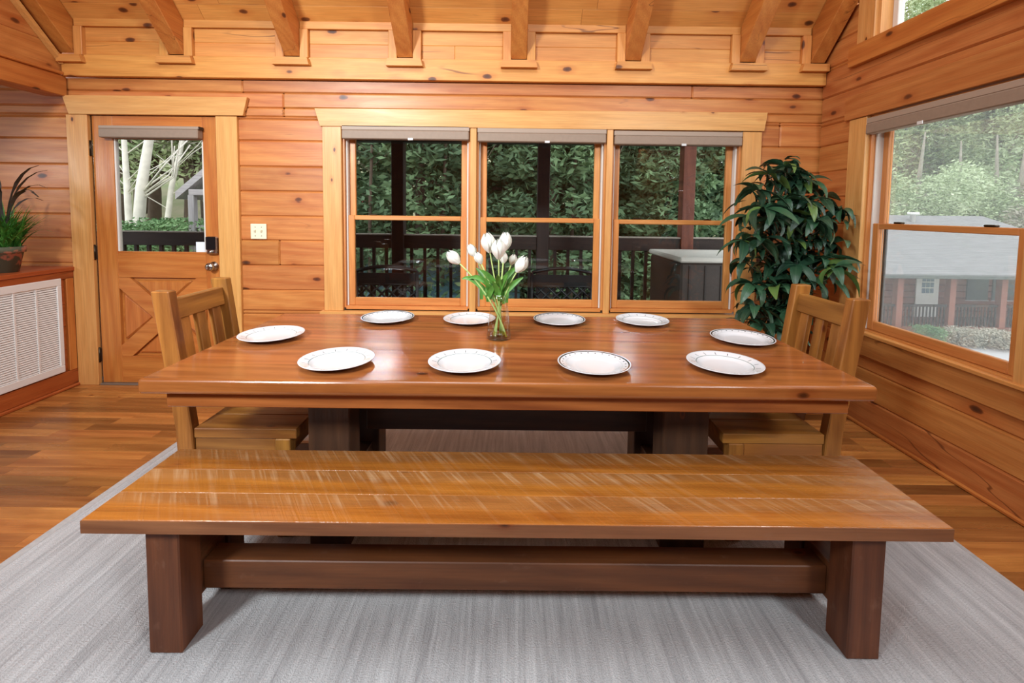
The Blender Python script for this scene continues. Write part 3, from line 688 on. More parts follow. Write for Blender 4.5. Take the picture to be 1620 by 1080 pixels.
# ---- vase and tulips
VX, VY, VZ = -0.047, 2.006, 0.7602
vase = thing('glass_vase', 'clear glass vase with a little water, standing mid-table', 'vase', (VX, VY, VZ))
gm = pane_mat('vase_glass', (0.975, 0.985, 0.975, 1), 0.09)
vp = [(0, 0), (0.050, 0), (0.053, 0.004), (0.054, 0.014), (0.050, 0.05), (0.042, 0.12), (0.0365, 0.18), (0.037, 0.20)]
vin = [(0.0355, 0.20), (0.035, 0.18), (0.0405, 0.12), (0.0485, 0.05), (0.0522, 0.016), (0.050, 0.009), (0, 0.009)]
link('glass', lathe(vp+vin, 40), gm, vase)
link('water', lathe([(0, 0.0095), (0.0495, 0.0095), (0.0515, 0.016), (0.0495, 0.034), (0, 0.034)], 32), pane_mat('vase_water', (0.93, 0.86, 0.5, 1), 0.06), vase)
STEM = P('tulip_stem', srgb(184, 206, 126), 0.5, var=0.12, vscale=30); TLEAF = P('tulip_leaf', srgb(84, 138, 52), 0.45, var=0.35, vscale=18)
PETAL = P('tulip_petal', srgb(240, 238, 228), 0.5, var=0.04, vscale=30, Subsurface_Weight=0.1)
def petal_mesh(w, h, cup):
    vs, fs = [], []; n, m = 6, 4
    for i in range(n+1):
        t = i/n; ww = w*math.sin(PI*min(1, 0.16+0.84*t))**0.75 if t < 1 else w*0.06
        rad = cup*(math.sin(PI*(0.08+0.78*t)))
        for j in range(m+1):
            s = (j/m-0.5)*2; ang = s*ww/max(cup, 1e-4)*0.9
            vs.append((rad*math.cos(ang), rad*math.sin(ang), h*t))
    for i in range(n):
        for j in range(m): a = i*(m+1)+j; fs.append((a, a+1, a+m+2, a+m+1))
    me = bpy.data.meshes.new('petal'); me.from_pydata(vs, [], fs)
    for p in me.polygons: p.use_smooth = True
    return me
pet_o = petal_mesh(0.018, 0.056, 0.0205); pet_i = petal_mesh(0.016, 0.058, 0.017)
for m_ in (pet_o, pet_i): m_.materials.append(PETAL)
def strap_leaf(path, w):
    vs, fs = [], []; n = len(path)
    for i, p in enumerate(path):
        p = Vector(p); t = (Vector(path[min(i+1, n-1)])-Vector(path[max(i-1, 0)])).normalized(); sd = t.cross(Vector((0, -1, 0.25))).normalized(); nm = sd.cross(t)
        ww = w*math.sin(PI*min(0.97, 0.14+0.86*i/(n-1)))**0.7
        vs += [tuple(p-sd*ww+nm*ww*0.5), tuple(p), tuple(p+sd*ww+nm*ww*0.5)]
    for i in range(n-1): a = i*3; fs += [(a, a+1, a+4, a+3), (a+1, a+2, a+5, a+4)]
    me = bpy.data.meshes.new('leaf'); me.from_pydata(vs, [], fs)
    for p in me.polygons: p.use_smooth = True
    return me
TU = [((726, 409), 0.01, 1.05, 0.9, 'tulip leaning far out to the left'), ((751, 399), 0.02, 0.85, 0.45, 'half-open tulip upright left of centre'), ((775, 390), -0.02, 1.25, 0.15, 'large white tulip high on the left'),
      ((798, 388), 0.03, 1.2, 0.0, 'white tulip at the very top of the bunch'), ((818, 422), -0.01, 1.15, -0.55, 'round white tulip on the far right of the bunch'), ((789, 400), -0.045, 1.25, -0.03, 'white tulip front and centre of the bunch'),
      ((761, 411), 0.0, 0.8, 0.35, 'slim tulip bud below the left flowers'), ((809, 413), 0.04, 0.7, -0.25, 'small tulip bud on the right behind'), ((796, 411), 0.03, 0.75, -0.05, 'small tulip bud low in the middle')]
for i, (px, dy, sc_, tilt, lab) in enumerate(TU):
    tp = atY(px[0], px[1], VY+dy); base = Vector((VX-0.25*(tp.x-VX)+random.uniform(-0.012, 0.012), VY-0.3*dy+random.uniform(-0.02, 0.02), VZ+0.012))
    t = thing('tulip', lab+', in the glass vase', 'flower', tuple(base), 0, 'white tulips in the glass vase')
    rel = tp-base; hd = rel-Vector((0, 0, 0.018*sc_)); neck = Vector((VX-0.02*0+0.14*(tp.x-VX)-base.x, VY+dy*0.3-base.y, 0.18))
    pts = []
    for q in range(9):
        s_ = q/8; p = (1-s_)**2*Vector((0, 0, 0)) + 2*s_*(1-s_)*neck*1.02 + s_**2*hd; pts.append((tuple(p), 0.0042-0.001*s_))
    link('stem', tube_mesh([pts], 6), STEM, t)
    d = (hd-Vector(pts[-2][0])).normalized(); q = d.to_track_quat('Z', 'Y')
    for j in range(6):
        e = Matrix.Translation(hd-d*0.004) @ q.to_matrix().to_4x4() @ Matrix.Rotation(j*PI/3+i, 4, 'Z') @ Matrix.Scale(sc_*1.25, 4)
        o = link('petal', pet_o if j % 2 else pet_i, None, t); o.matrix_local = e
    ang = [2.9, 2.4, 3.6, 0.4, -0.2, 4.6, 3.2, 0.9, 5.2][i]; L = [0.15, 0.13, 0.12, 0.14, 0.12, 0.11, 0.17, 0.12, 0.1][i]
    dv = Vector((math.cos(ang), math.sin(ang)*0.7, 0)); st = Vector(pts[5][0])
    path = [st+dv*L*0.62*k_/6+Vector((0, 0, L*0.8*(k_/6)-L*0.42*(k_/6)**2*(1.3 if i in (0, 6) else 0.6))) for k_ in range(7)]
    path = [st-Vector((0, 0, 0.05))]+path
    link('leaf', strap_leaf(path, 0.0125), TLEAF, t)
    for z_ in range(2):
        a2 = random.uniform(0, 2*PI); L2 = random.uniform(0.08, 0.13); dv = Vector((math.cos(a2), math.sin(a2), 0)); st = Vector(pts[4][0])
        path = [st-Vector((0, 0, 0.02))]+[st+dv*L2*0.5*k_/6+Vector((0, 0, L2*(k_/6)-L2*0.25*(k_/6)**2)) for k_ in range(7)]
        link('leaf', strap_leaf(path, 0.012), TLEAF, t)

# ---- tall leafy plant in the corner
def leaf_mesh(L, w, droop, fold):
    vs, fs = [], []; n = 6; ang = 0.25; p = Vector((0, 0, 0))
    for i in range(n+1):
        t = i/n; ww = w*0.5*(math.sin(PI*(0.03+0.94*t**0.8)))**0.9
        vs += [(p.x, -ww, p.z+ww*fold), (p.x, 0, p.z), (p.x, ww, p.z+ww*fold)]
        a = ang-droop*t; p = p+Vector((math.cos(a), 0, math.sin(a)))*(L/n)
    for i in range(n): a = i*3; fs += [(a, a+1, a+4, a+3), (a+1, a+2, a+5, a+4)]
    me = bpy.data.meshes.new('leaf'); me.from_pydata(vs, [], fs)
    for q in me.polygons: q.use_smooth = True
    return me
def leaf_mat():
    k = NT('dark_glossy_leaf'); rn = k.n('ObjectInfo').outputs['Random']; sx = k.n('SeparateXYZ'); k.l(k.obj(), sx.inputs[0])
    c = k.mix(rn, srgb(26, 54, 40), srgb(54, 90, 60)); c = k.mix(k.math('GREATER_THAN', rn, 0.92), c, srgb(96, 122, 60))
    rib = k.ramp(k.math('ABSOLUTE', sx.outputs[1]), 0.0, 0.0022, 0.4, 0.0); c = k.mix(rib, c, srgb(104, 130, 92))
    k.l(c, k.b.inputs['Base Color']); k.b.inputs['Roughness'].default_value = 0.38; return k.m
LM = leaf_mat()
lms = [leaf_mesh(L, w, dr, 0.35) for L, w, dr in ((0.20, 0.062, 1.3), (0.18, 0.056, 1.8), (0.21, 0.060, 0.9), (0.16, 0.054, 1.5), (0.19, 0.060, 2.1))]
for m_ in lms: m_.materials.append(LM)
PXc, PYc = 1.80, 2.94
pl = thing('potted_plant', 'tall bushy dark green plant in the corner between the windows', 'plant', (PXc, PYc, 0))
link('pot', lathe([(0, 0), (0.14, 0), (0.19, 0.3), (0.2, 0.3), (0.2, 0.33), (0.17, 0.33), (0.165, 0.3), (0, 0.29)], 32), P('brown_pot', srgb(96, 62, 44), 0.6, var=0.15), pl)
CL = []  # tips of the whorls, by the photograph
tips = [(1240, 262), (1215, 275), (1275, 288), (1197, 300), (1300, 312), (1240, 315), (1185, 345), (1225, 350), (1265, 345), (1315, 350), (1200, 380), (1245, 385), (1290, 378), (1335, 385), (1180, 415),
        (1215, 420), (1260, 418), (1300, 412), (1340, 410), (1190, 450), (1230, 455), (1270, 450), (1310, 440), (1195, 485), (1225, 490), (1255, 490), (1205, 515), (1240, 518), (1290, 350), (1330, 330), (1175, 380), (1280, 320), (1320, 425), (1210, 330), (1255, 275), (1265, 480)]
for px, py in tips:
    for rep in range(1):
        Y = random.uniform(2.72, 2.98); p = atY(px, py, Y); p.x = min(p.x, XR-0.14); CL.append(p-Vector((PXc, PYc, 0)))
paths = []
for b_ in range(5):
    bx_, by_ = random.uniform(-0.06, 0.06), random.uniform(-0.06, 0.06); top = max(CL, key=lambda c: c.z).z
    paths.append([((bx_, by_, 0.28), 0.014), ((bx_*1.5+0.02, by_, 0.8), 0.012), ((bx_*2, by_, 1.25), 0.010), ((bx_*1.5, by_*0.5, 1.62), 0.006)])
for c in CL:
    zb = max(0.35, c.z-0.16); paths.append([((c.x*0.2, c.y*0.2, zb), 0.006), ((c.x*0.65, c.y*0.6, zb+0.09), 0.005), (tuple(c), 0.004)])
link('stems', tube_mesh(paths, 5), P('plant_stem', srgb(74, 62, 40), 0.7), pl)
cnt = 0; bulk_v, bulk_f = [], []
for ci, c in enumerate(CL):
    n = 8; out = Vector((c.x, min(c.y, 0)-0.12, 0)).normalized(); az0 = math.atan2(out.y, out.x)
    for j in range(n):
        az = az0+(j-n/2+0.5)*2*PI/n*0.93+random.uniform(-0.2, 0.2); pit = random.uniform(-0.4, 0.75)
        sc_ = random.uniform(0.75, 1.12)
        M_ = Matrix.Translation(c) @ Matrix.Rotation(az, 4, 'Z') @ Matrix.Rotation(pit, 4, 'Y') @ Matrix.Rotation(random.uniform(-0.5, 0.5), 4, 'X') @ Matrix.Scale(sc_, 4)
        tip = M_ @ Vector((0.19, 0, 0))
        if tip.x+PXc > XR-0.03 or tip.y+PYc > D-0.05:
            M_ = Matrix.Translation(c) @ Matrix.Rotation(az, 4, 'Z') @ Matrix.Rotation(0.9, 4, 'Y') @ Matrix.Scale(0.6, 4)
        o = link('leaf', random.choice(lms), None, pl); o.matrix_local = M_; cnt += 1
for q in range(520):   # inner leaves, packed behind the outer whorls
    c = random.choice(CL); p = Vector((c.x*random.uniform(0.2, 0.85), c.y*random.uniform(-0.4, 0.6), c.z+random.uniform(-0.08, 0.06)))
    M_ = Matrix.Translation(p) @ Matrix.Rotation(random.uniform(0, 2*PI), 4, 'Z') @ Matrix.Rotation(random.uniform(-0.6, 0.9), 4, 'Y') @ Matrix.Scale(random.uniform(0.6, 0.9), 4)
    lm = random.choice(lms); b0 = len(bulk_v); w_ = [M_ @ v.co for v in lm.vertices]
    w_ = [Vector((min(v.x, XR-0.02-PXc), min(v.y, D-0.03-PYc), v.z)) for v in w_]
    bulk_v += [tuple(v) for v in w_]; bulk_f += [tuple(b0+i for i in f.vertices) for f in lm.polygons]
me = bpy.data.meshes.new('inner_leaves'); me.from_pydata(bulk_v, [], bulk_f); stuff(link('inner_leaves', me, LM, pl))

# ---- grassy plant on the cabinet
gp = thing('potted_grass', 'grassy green plant in a mossy clay pot on the grille cabinet', 'plant', (-3.335, 3.0, CT+0.0005))
k = NT('mossy_terracotta'); nz_ = k.noise(k.obj(), 14, 3); k.l(k.mix(k.ramp(nz_, 0.40, 0.46), srgb(176, 110, 84), srgb(88, 88, 68)), k.b.inputs['Base Color']); k.b.inputs['Roughness'].default_value = 0.85
link('pot', lathe([(0, 0), (0.062, 0), (0.088, 0.13), (0.1, 0.132), (0.102, 0.17), (0.088, 0.17), (0.082, 0.15), (0, 0.148)], 28), k.m, gp)
vs, fs = [], []
for q in range(620):
    az = random.uniform(0, 2*PI); L = random.uniform(0.14, 0.34); lean = random.uniform(0.1, 1.0)**1.2; curl = random.uniform(0.4, 1.9); w = random.uniform(0.004, 0.008)
    p = Vector((random.uniform(-0.05, 0.05), random.uniform(-0.05, 0.05), 0.15)); d0 = Vector((math.cos(az), math.sin(az), 0)); sd = Vector((-d0.y, d0.x, 0)); n = 6; th = PI/2-lean*0.7
    b0 = len(vs)
    for i in range(n+1):
        ww = w*(1-(i/n)**2*0.95); pp = Vector((p.x, min(p.y, 0.30), p.z)); vs += [tuple(pp-sd*ww), tuple(pp+sd*ww)]; a = th-curl*(i/n)**1.5; p = p+(d0*math.cos(a)+Vector((0, 0, math.sin(a))))*(L/n)
    for i in range(n): a = b0+i*2; fs.append((a, a+1, a+3, a+2))
me = bpy.data.meshes.new('blades'); me.from_pydata(vs, [], fs)
stuff(link('blades', me, P('grass_blade', srgb(72, 130, 50), 0.45, var=0.5, vscale=9), gp))
vs, fs = [], []
for q in range(26):
    az = random.uniform(0, 2*PI); L = random.uniform(0.5, 0.72); w = random.uniform(0.004, 0.008); d0 = Vector((math.cos(az), math.sin(az)*0.6-0.2, 0)).normalized(); sd = Vector((-d0.y, d0.x, 0)); p = Vector((0, 0, 0.15)); b0 = len(vs); lean = random.uniform(0.05, 0.3); curl = random.uniform(1.2, 2.6)
    for i in range(10):
        ww = w*(0.25+1.2*math.sin(PI*(i/9.3)))*(1.6 if i > 5 else 0.7); vs += [tuple(p-sd*ww), tuple(p+sd*ww)]; a = PI/2-lean-curl*(i/9)**2.2; p = p+(d0*math.cos(a)+Vector((0, 0, math.sin(a))))*(L/9)
    for i in range(9): a = b0+i*2; fs.append((a, a+1, a+3, a+2))
vs = [(v[0], min(v[1], 0.30), v[2]) for v in vs]
me = bpy.data.meshes.new('plumes'); me.from_pydata(vs, [], fs); stuff(link('plumes', me, P('dark_plume', srgb(66, 60, 54), 0.6, var=0.4, vscale=12), gp))
for q in range(7):
    link('blossom', lathe([(0, -0.006), (0.006, 0), (0, 0.006)], 6), WHITE, gp, (random.uniform(-0.1, 0.09), random.uniform(-0.13, -0.02), random.uniform(0.28, 0.45)))

# ================================================================== OUTSIDE
DKY = 5.7
struct(box('deck_floor', 'dark', (-8.0, 3.2), (D+LT+0.01, DKY+0.2), (-0.12, -0.05), None, 0, axis='x'))
struct(box('porch_ceiling', 'dark', (-8.0, 3.3), (D+LT+0.01, DKY+0.6), (2.42, 2.5), None, 0, axis='x'))
pb = tag(box('porch_beam', 'dark', (-8.0, 3.3), (DKY-0.08, DKY+0.08), (2.16, 2.4195), None, 0.004, axis='x'), 'dark beam under the porch roof outside the windows', 'beam')
posts = [(622, 640), (850, 868), (1074, 1097)]
pxs = []
for i, (a, b) in enumerate(posts):
    xa, xb = atY(a, 330, DKY).x, atY(b, 330, DKY).x; pxs.append((xa+xb)/2)
    tag(box('porch_post', 'dark' if i < 2 else 'brown', ((xa+xb)/2-0.075, (xa+xb)/2+0.075), (DKY-0.075, DKY+0.075), (-0.05, 2.1598), None, 0.005, axis='z'), ['dark porch post behind the left window pane', 'dark porch post behind the middle window pane', 'brown porch post behind the right window pane'][i], 'post', 'porch posts')
pxs = [-8.0, pxs[0]-3.6]+pxs+[3.2]
tag(box('porch_post', 'dark', (pxs[1]-0.075, pxs[1]+0.075), (DKY-0.075, DKY+0.075), (-0.05, 2.1598), None, 0.005, axis='z'), 'dark porch post between the door and the triple window', 'post', 'porch posts')
CAP = P('pale_rail_edge', srgb(170, 158, 146), 0.6)
for i in range(len(pxs)-1):
    a, b = pxs[i]+0.078, pxs[i+1]-0.078
    rl = thing('deck_railing', ['dark deck railing seen through the door glass', 'dark deck railing between door and first porch post', 'dark deck railing between the left and middle porch posts', 'dark deck railing between the middle and right porch posts', 'dark deck railing right of the brown porch post'][i], 'railing', ((a+b)/2, DKY, -0.05), 0, 'deck railings')
    h = (b-a)/2
    box('top_rail', 'dark', (-h, h), (-0.05, 0.05), (0.90, 1.06), rl, 0.003, axis='x'); box('rail_cap', CAP, (-h, h), (-0.065, 0.065), (1.0605, 1.075), rl, 0.002); box('bottom_rail', 'dark', (-h, h), (-0.03, 0.03), (0.10, 0.18), rl, 0.003, axis='x')
    n = max(1, int((b-a)/0.152))
    for j in range(n):
        x = -h+(j+0.5)*(b-a)/n; box('baluster', 'dark', (x-0.018, x+0.018), (-0.018, 0.018), (0.1805, 0.8995), rl, 0, axis='z')
# patio chairs of black cast metal
def patio_chair(loc, label):
    c = thing('patio_chair', label, 'chair', loc, 0, 'black cast metal patio chairs')
    w, h0, h1 = 0.29, 0.42, 0.79
    # back frame with an arched top
    arc = [(-w+2*w*i/8, h1+0.045*math.sin(PI*i/8)) for i in range(9)]
    link('back_frame', tube_mesh([[((-w, 0, 0.0), 0.018), ((-w, 0, h1), 0.018)], [((w, 0, 0.0), 0.018), ((w, 0, h1), 0.018)], [((x, 0, z), 0.018) for x, z in arc], [((-w, 0, h1-0.13), 0.012), ((w, 0, h1-0.13), 0.012)], [((-w, 0, h0), 0.014), ((w, 0, h0), 0.014)]], 6), IRON, c)
    lat = []
    for i in range(-6, 7):
        for s in (-1, 1):
            x0 = i*0.1; z0, z1 = h0, h1-0.13; x1 = x0+s*(z1-z0)
            t0, t1 = 0.0, 1.0
            pts = [(x0+(x1-x0)*t/20, z0+(z1-z0)*t/20) for t in range(21)]; pts = [p for p in pts if abs(p[0]) <= w]
            if len(pts) > 1: lat.append([((pts[0][0], 0, pts[0][1]), 0.011), ((pts[-1][0], 0, pts[-1][1]), 0.011)])
    link('back_lattice', tube_mesh(lat, 4), IRON, c)
    link('back_crest', boxes_mesh([((-w+0.01, w-0.01), (-0.005, 0.005), (h1-0.12, h1-0.02))]), IRON, c)
    box('seat', IRON, (-w, w), (0.02, 0.52), (h0-0.04, h0-0.01), c, 0.008)
    for s in (-1, 1):
        box('front_leg', IRON, (s*(w-0.02)-0.018, s*(w-0.02)+0.018), (0.47, 0.506), (0, h0-0.04), c, 0.003); link('armrest', tube_mesh([[((s*w, 0, 0.62), 0.016), ((s*w, 0.3, 0.63), 0.018), ((s*w, 0.46, 0.58), 0.018), ((s*w, 0.48, h0-0.04), 0.015)]], 6), IRON, c)
    return c
p = atY(889, 433, 4.35); patio_chair((p.x, 4.35, -0.05), 'black lattice-back patio chair behind the middle window pane')
p = atY(612, 433, 4.35); patio_chair((p.x, 4.35, -0.05), 'black patio chair behind the left window pane')
# hot tub
tbx = thing('hot_tub', 'dark hot tub with a pale folding cover on the deck', 'hot tub', (1.72, 4.55, -0.05))
box('shell', P('hot_tub_cabinet', srgb(66, 54, 48), 0.6, var=0.15, vscale=5), (0, 1.45), (0, 1.0), (0, 0.88), tbx, 0.02)
for i in range(9): box('panel_rib', P('hot_tub_rib', srgb(54, 44, 40), 0.6), (0.08+i*0.16, 0.1+i*0.16), (-0.008, -0.0005), (0.05, 0.85), tbx, 0.002)
box('cover', P('hot_tub_cover', srgb(226, 222, 212), 0.6), (-0.02, 1.47), (-0.02, 1.02), (0.881, 0.935), tbx, 0.015)

# ground
def gz(x, y):
    s = min(1, max(0, (x-2.2)/3.0)); s = s*s*(3-2*s)
    back = -1.6+max(0, y-8)*0.10+max(0, y-20)*0.25
    right = -3.55+max(0, y-30)*0.30+max(0, x-38)*0.12
    return back*(1-s)+right*s
vs, fs = [], []; nx, ny = 70, 56
for j in range(ny+1):
    for i in range(nx+1):
        x = -40+i*(120/nx); y = 3.55+j*(66/ny); vs.append((x, y, gz(x, y)-0.02))
fs = [(j*(nx+1)+i, j*(nx+1)+i+1, (j+1)*(nx+1)+i+1, (j+1)*(nx+1)+i) for j in range(ny) for i in range(nx)]
me = bpy.data.meshes.new('ground'); me.from_pydata(vs, [], fs)
k = NT('forest_ground'); nz_ = k.noise(k.obj(), 0.6, 6); k.l(k.mix(k.ramp(nz_, 0.35, 0.65), srgb(122, 134, 92), srgb(158, 150, 124)), k.b.inputs['Base Color']); k.b.inputs['Roughness'].default_value = 1
struct(link('ground', me, k.m))
# the pale road below the right window
q = [atZ(1400, 533, -3.53), atZ(1700, 560, -3.53), atZ(1700, 700, -3.53), atZ(1330, 640, -3.53)]
struct(poly_prism('road', P('pale_asphalt', srgb(178, 178, 180), 0.9, var=0.06, vscale=2), [(v.x, v.y) for v in q], (-3.57, -3.53), 'xy'))

# trees
def foliage_mesh(name, pts, size):
    vs, fs = [], []
    for p, s in pts:
        a = Vector((random.gauss(0, 1), random.gauss(0, 1), random.gauss(0, 0.6))).normalized(); b = a.cross(Vector((random.gauss(0, 1), random.gauss(0, 1), random.gauss(0, 1)))).normalized(); s = s*size*random.uniform(0.6, 1.3)
        n = len(vs); vs += [tuple(p-a*s), tuple(p+b*s*0.36), tuple(p+a*s), tuple(p-b*s*0.36)]; fs.append((n, n+1, n+2, n+3))
    me = bpy.data.meshes.new(name); me.from_pydata(vs, [], fs); return me
def fol_mat(name, a, b):
    k = NT(name); nz = k.noise(k.obj(), 1.1, 5); nz2 = k.noise(k.obj(), 6, 2)
    c = k.mix(k.ramp(nz, 0.3, 0.7), a, b); c = k.mix(k.ramp(nz2, 0.3, 0.7, 0, 0.5), c, k.mix(1.0, c, (0.5, 0.55, 0.5, 1), 'MULTIPLY'))
    k.l(c, k.b.inputs['Base Color']); k.b.inputs['Roughness'].default_value = 0.8; return k.m
def conifer(n=16000, H=9.0, R=2.3):
    pts = []
    for q in range(n):
        t = random.random()**0.8; z = 0.6+t*(H-0.6); r = R*(1-t)**0.8*(0.55+0.45*abs(math.sin(z*3.1)))*random.uniform(0.35, 1.0)**0.6; a = random.uniform(0, 2*PI)
        pts.append((Vector((r*math.cos(a), r*math.sin(a), z-r*0.28)), 0.12))
    return foliage_mesh('needles', pts, 1.0)
def broad(n=15000, R=2.6, zc=5.2, H=3.2):
    blobs = [(Vector((random.gauss(0, R*0.5), random.gauss(0, R*0.5), zc+random.gauss(0, H*0.42))), random.uniform(0.6, 1.2)) for _ in range(26)]; pts = []
    for q in range(n):
        c, r = random.choice(blobs); v = Vector((random.gauss(0, 1), random.gauss(0, 1), random.gauss(0, 1))).normalized()*r*random.uniform(0.5, 1)
        pts.append((c+v, 0.085))
    return foliage_mesh('leaves', pts, 1.0), blobs
BARK2 = P('pale_grey_bark', srgb(150, 142, 128), 0.9, var=0.2, vscale=3); BARK = P('grey_brown_bark', srgb(92, 78, 66), 0.9, var=0.25, vscale=6); PALE = P('pale_mottled_bark', srgb(226, 220, 208), 0.8, var=0.14, vscale=5)
F1 = fol_mat('hemlock_green', srgb(44, 72, 50), srgb(118, 146, 102)); F2 = fol_mat('pale_spring_green', srgb(158, 178, 128), srgb(214, 224, 188)); F3 = fol_mat('olive_green', srgb(112, 132, 88), srgb(178, 188, 140)); F4 = fol_mat('bare_twig', srgb(168, 158, 138), srgb(210, 204, 190))
con = [conifer(), conifer(16000, 8.0, 2.8)]; brd = [broad(), broad(15000, 2.9, 4.6, 3.4), broad(12000, 2.6, 2.0, 2.2)]
def tree(kind, x, y, s, mat, label, group, var=0, rz=0):
    t = thing('conifer_tree' if kind == 'c' else 'leafy_tree', label, 'tree', (x, y, gz(x, y)-0.05), rz, group); t.scale = (s, s, s)
    if kind == 'c':
        m = con[var].copy(); m.materials.append(mat); stuff(link('needles', m, None, t)); link('trunk', tube_mesh([[((0, 0, 0), 0.16), ((0, 0, 4), 0.11), ((0, 0, 7.2), 0.03)]], 8), BARK, t)
    else:
        m = brd[var][0].copy(); m.materials.append(mat); stuff(link('leaves', m, None, t))
        br = [[((0, 0, 0), 0.2), ((0.1, 0, 2.0), 0.15), ((0.05, 0.1, 4.2), 0.09), ((0, 0, 6.2), 0.03)]]
        for c, r in brd[var][1][:12]: br.append([((0.08, 0.03, 2.0+random.random()*1.6), 0.06), (tuple(c), 0.015)])
        link('trunk', tube_mesh(br, 6), BARK if y < 30 else BARK2, t)
    return t
back = [(-4.6, 12.5, 1.05, 'c', 'thin dark conifer left of the first porch post, behind the left pane'), (-2.1, 10.6, 0.95, 'c', 'dark conifer filling the left window pane'), (-0.4, 13.2, 1.15, 'c', 'tall dark conifer between the left and middle panes'),
        (0.9, 10.2, 0.9, 'c', 'dark conifer behind the middle porch post'), (2.3, 12.6, 1.1, 'c', 'dark conifer between the middle and right panes'), (3.6, 10.4, 0.85, 'c', 'green conifer left of the brown porch post'), (5.6, 12.0, 1.0, 'c', 'green conifer right of the brown porch post'),
        (7.4, 14.5, 1.2, 'b', 'leafy tree at the far right edge of the triple window'), (1.2, 17.0, 1.5, 'c', 'distant tall conifer behind the middle pane'), (-3.0, 17.5, 1.5, 'c', 'distant tall conifer behind the left pane'), (5.0, 18.0, 1.5, 'c', 'distant tall conifer behind the right pane')]
for i, (x, y, s, kd, lab) in enumerate(back): tree(kd, x, y, s, F1 if kd == 'c' else F3, lab, 'trees beyond the deck', i % 2, i*1.3)
# pale-trunked trees and shrubs behind the door glass
def pale_tree(px0, px1, Y, r, label, dark=False):
    b_ = atY(px0, 372, Y); t_ = atY(px1, 215, Y); g0 = gz(b_.x, Y)
    t = thing('bare_tree', label, 'tree', (b_.x, Y, g0-0.05), 0, 'thin bare trees beyond the deck' if dark else 'pale bare trees behind the door glass')
    h = b_.z-g0; dx = (t_.x-b_.x); H = t_.z-b_.z
    br = [[((0, 0, 0), r*1.25), ((0, 0, h), r*1.1), ((dx*0.35, 0, h+H*0.5), r), ((dx, 0, h+H), r*0.8), ((dx*1.6, 0, h+H*1.9), r*0.5), ((dx*1.8, 0, h+H*2.6), r*0.1)]]
    bk = BARK if dark else PALE
    link('trunk', tube_mesh(br, 10), bk, t); tw = []
    for q in range(16):
        zz_ = h+H*random.uniform(0.25, 1.9); d = random.choice((-1, 1)); L = random.uniform(0.7, 1.8); f = (zz_-h)/H; xx = dx*f*0.9
        tw.append([((xx, 0, zz_), r*0.22), ((xx+d*L*0.5, random.uniform(-0.4, 0.4), zz_+L*0.35), r*0.14), ((xx+d*L*0.8, random.uniform(-0.6, 0.6), zz_+L*0.9), 0.012)])
    link('branches', tube_mesh(tw, 5), bk, t)
pale_tree(205, 196, 10.6, 0.065, 'slimmer pale trunk on the left, behind the door glass'); pale_tree(218, 236, 9.6, 0.10, 'stout pale trunk behind the middle of the door glass'); pale_tree(262, 290, 14.0, 0.075, 'distant pale trunk leaning right behind the door glass')
for i, (px, Y, s, m, lab) in enumerate([(186, 16, 1.2, F3, 'olive leafy tree at the left of the door glass'), (240, 17.5, 1.3, F4, 'twiggy pale tree behind the pale trunks'), (300, 17.0, 1.3, F3, 'olive leafy tree over the small gable roof'), (225, 24, 1.8, F3, 'distant olive tree behind the pale trunks'), (330, 22, 1.6, F3, 'distant olive tree right of the gable roof'), (150, 22, 1.6, F4, 'distant twiggy tree left of the door glass')]):
    p = atY(px, 330, Y); tree('b', p.x, Y, s, m, lab, 'leafy trees behind the door', i % 2, i*0.9)
def shrub(px, py, Y, R, lab, mat):
    p = atY(px, py, Y); g0 = gz(p.x, Y)
    t = thing('shrub', lab, 'shrub', (p.x, Y, g0), 0, 'shrubs below the deck')
    H = max(0.5, p.z-g0); pts = [(Vector((random.gauss(0, R*0.5), random.gauss(0, R*0.5), H*random.random()**0.6)), 0.045) for _ in range(5200)]
    stuff(link('foliage', foliage_mesh('foliage', pts, 1.0), mat, t)); link('stems', tube_mesh([[((0, 0, 0), 0.03), ((random.uniform(-R, R)*0.4, 0.1*q, H*0.8), 0.01)] for q in range(5)], 5), BARK, t)
F5 = fol_mat('fresh_shrub_green', srgb(66, 110, 64), srgb(150, 186, 128))
shrub(240, 350, 8.2, 0.8, 'rounded green shrub under the pale trunks', F5); shrub(190, 358, 8.4, 0.6, 'small bright shrub at the left of the door glass', F5); shrub(280, 345, 9.0, 0.8, 'green shrub left of the grey gazebo post', F5); shrub(215, 356, 10.5, 0.9, 'farther green shrub behind the stout pale trunk', F3)
for i, (a, b, Y, r, lab) in enumerate([(585, 589, 9.6, 0.035, 'thin bare trunk left of the dark post, behind the left pane'), (700, 706, 9.9, 0.04, 'thin bare trunk right of the dark post, behind the left pane'), (905, 912, 9.8, 0.035, 'thin bare trunk right of the middle post')]): pale_tree(a, b, Y, r, lab, True)
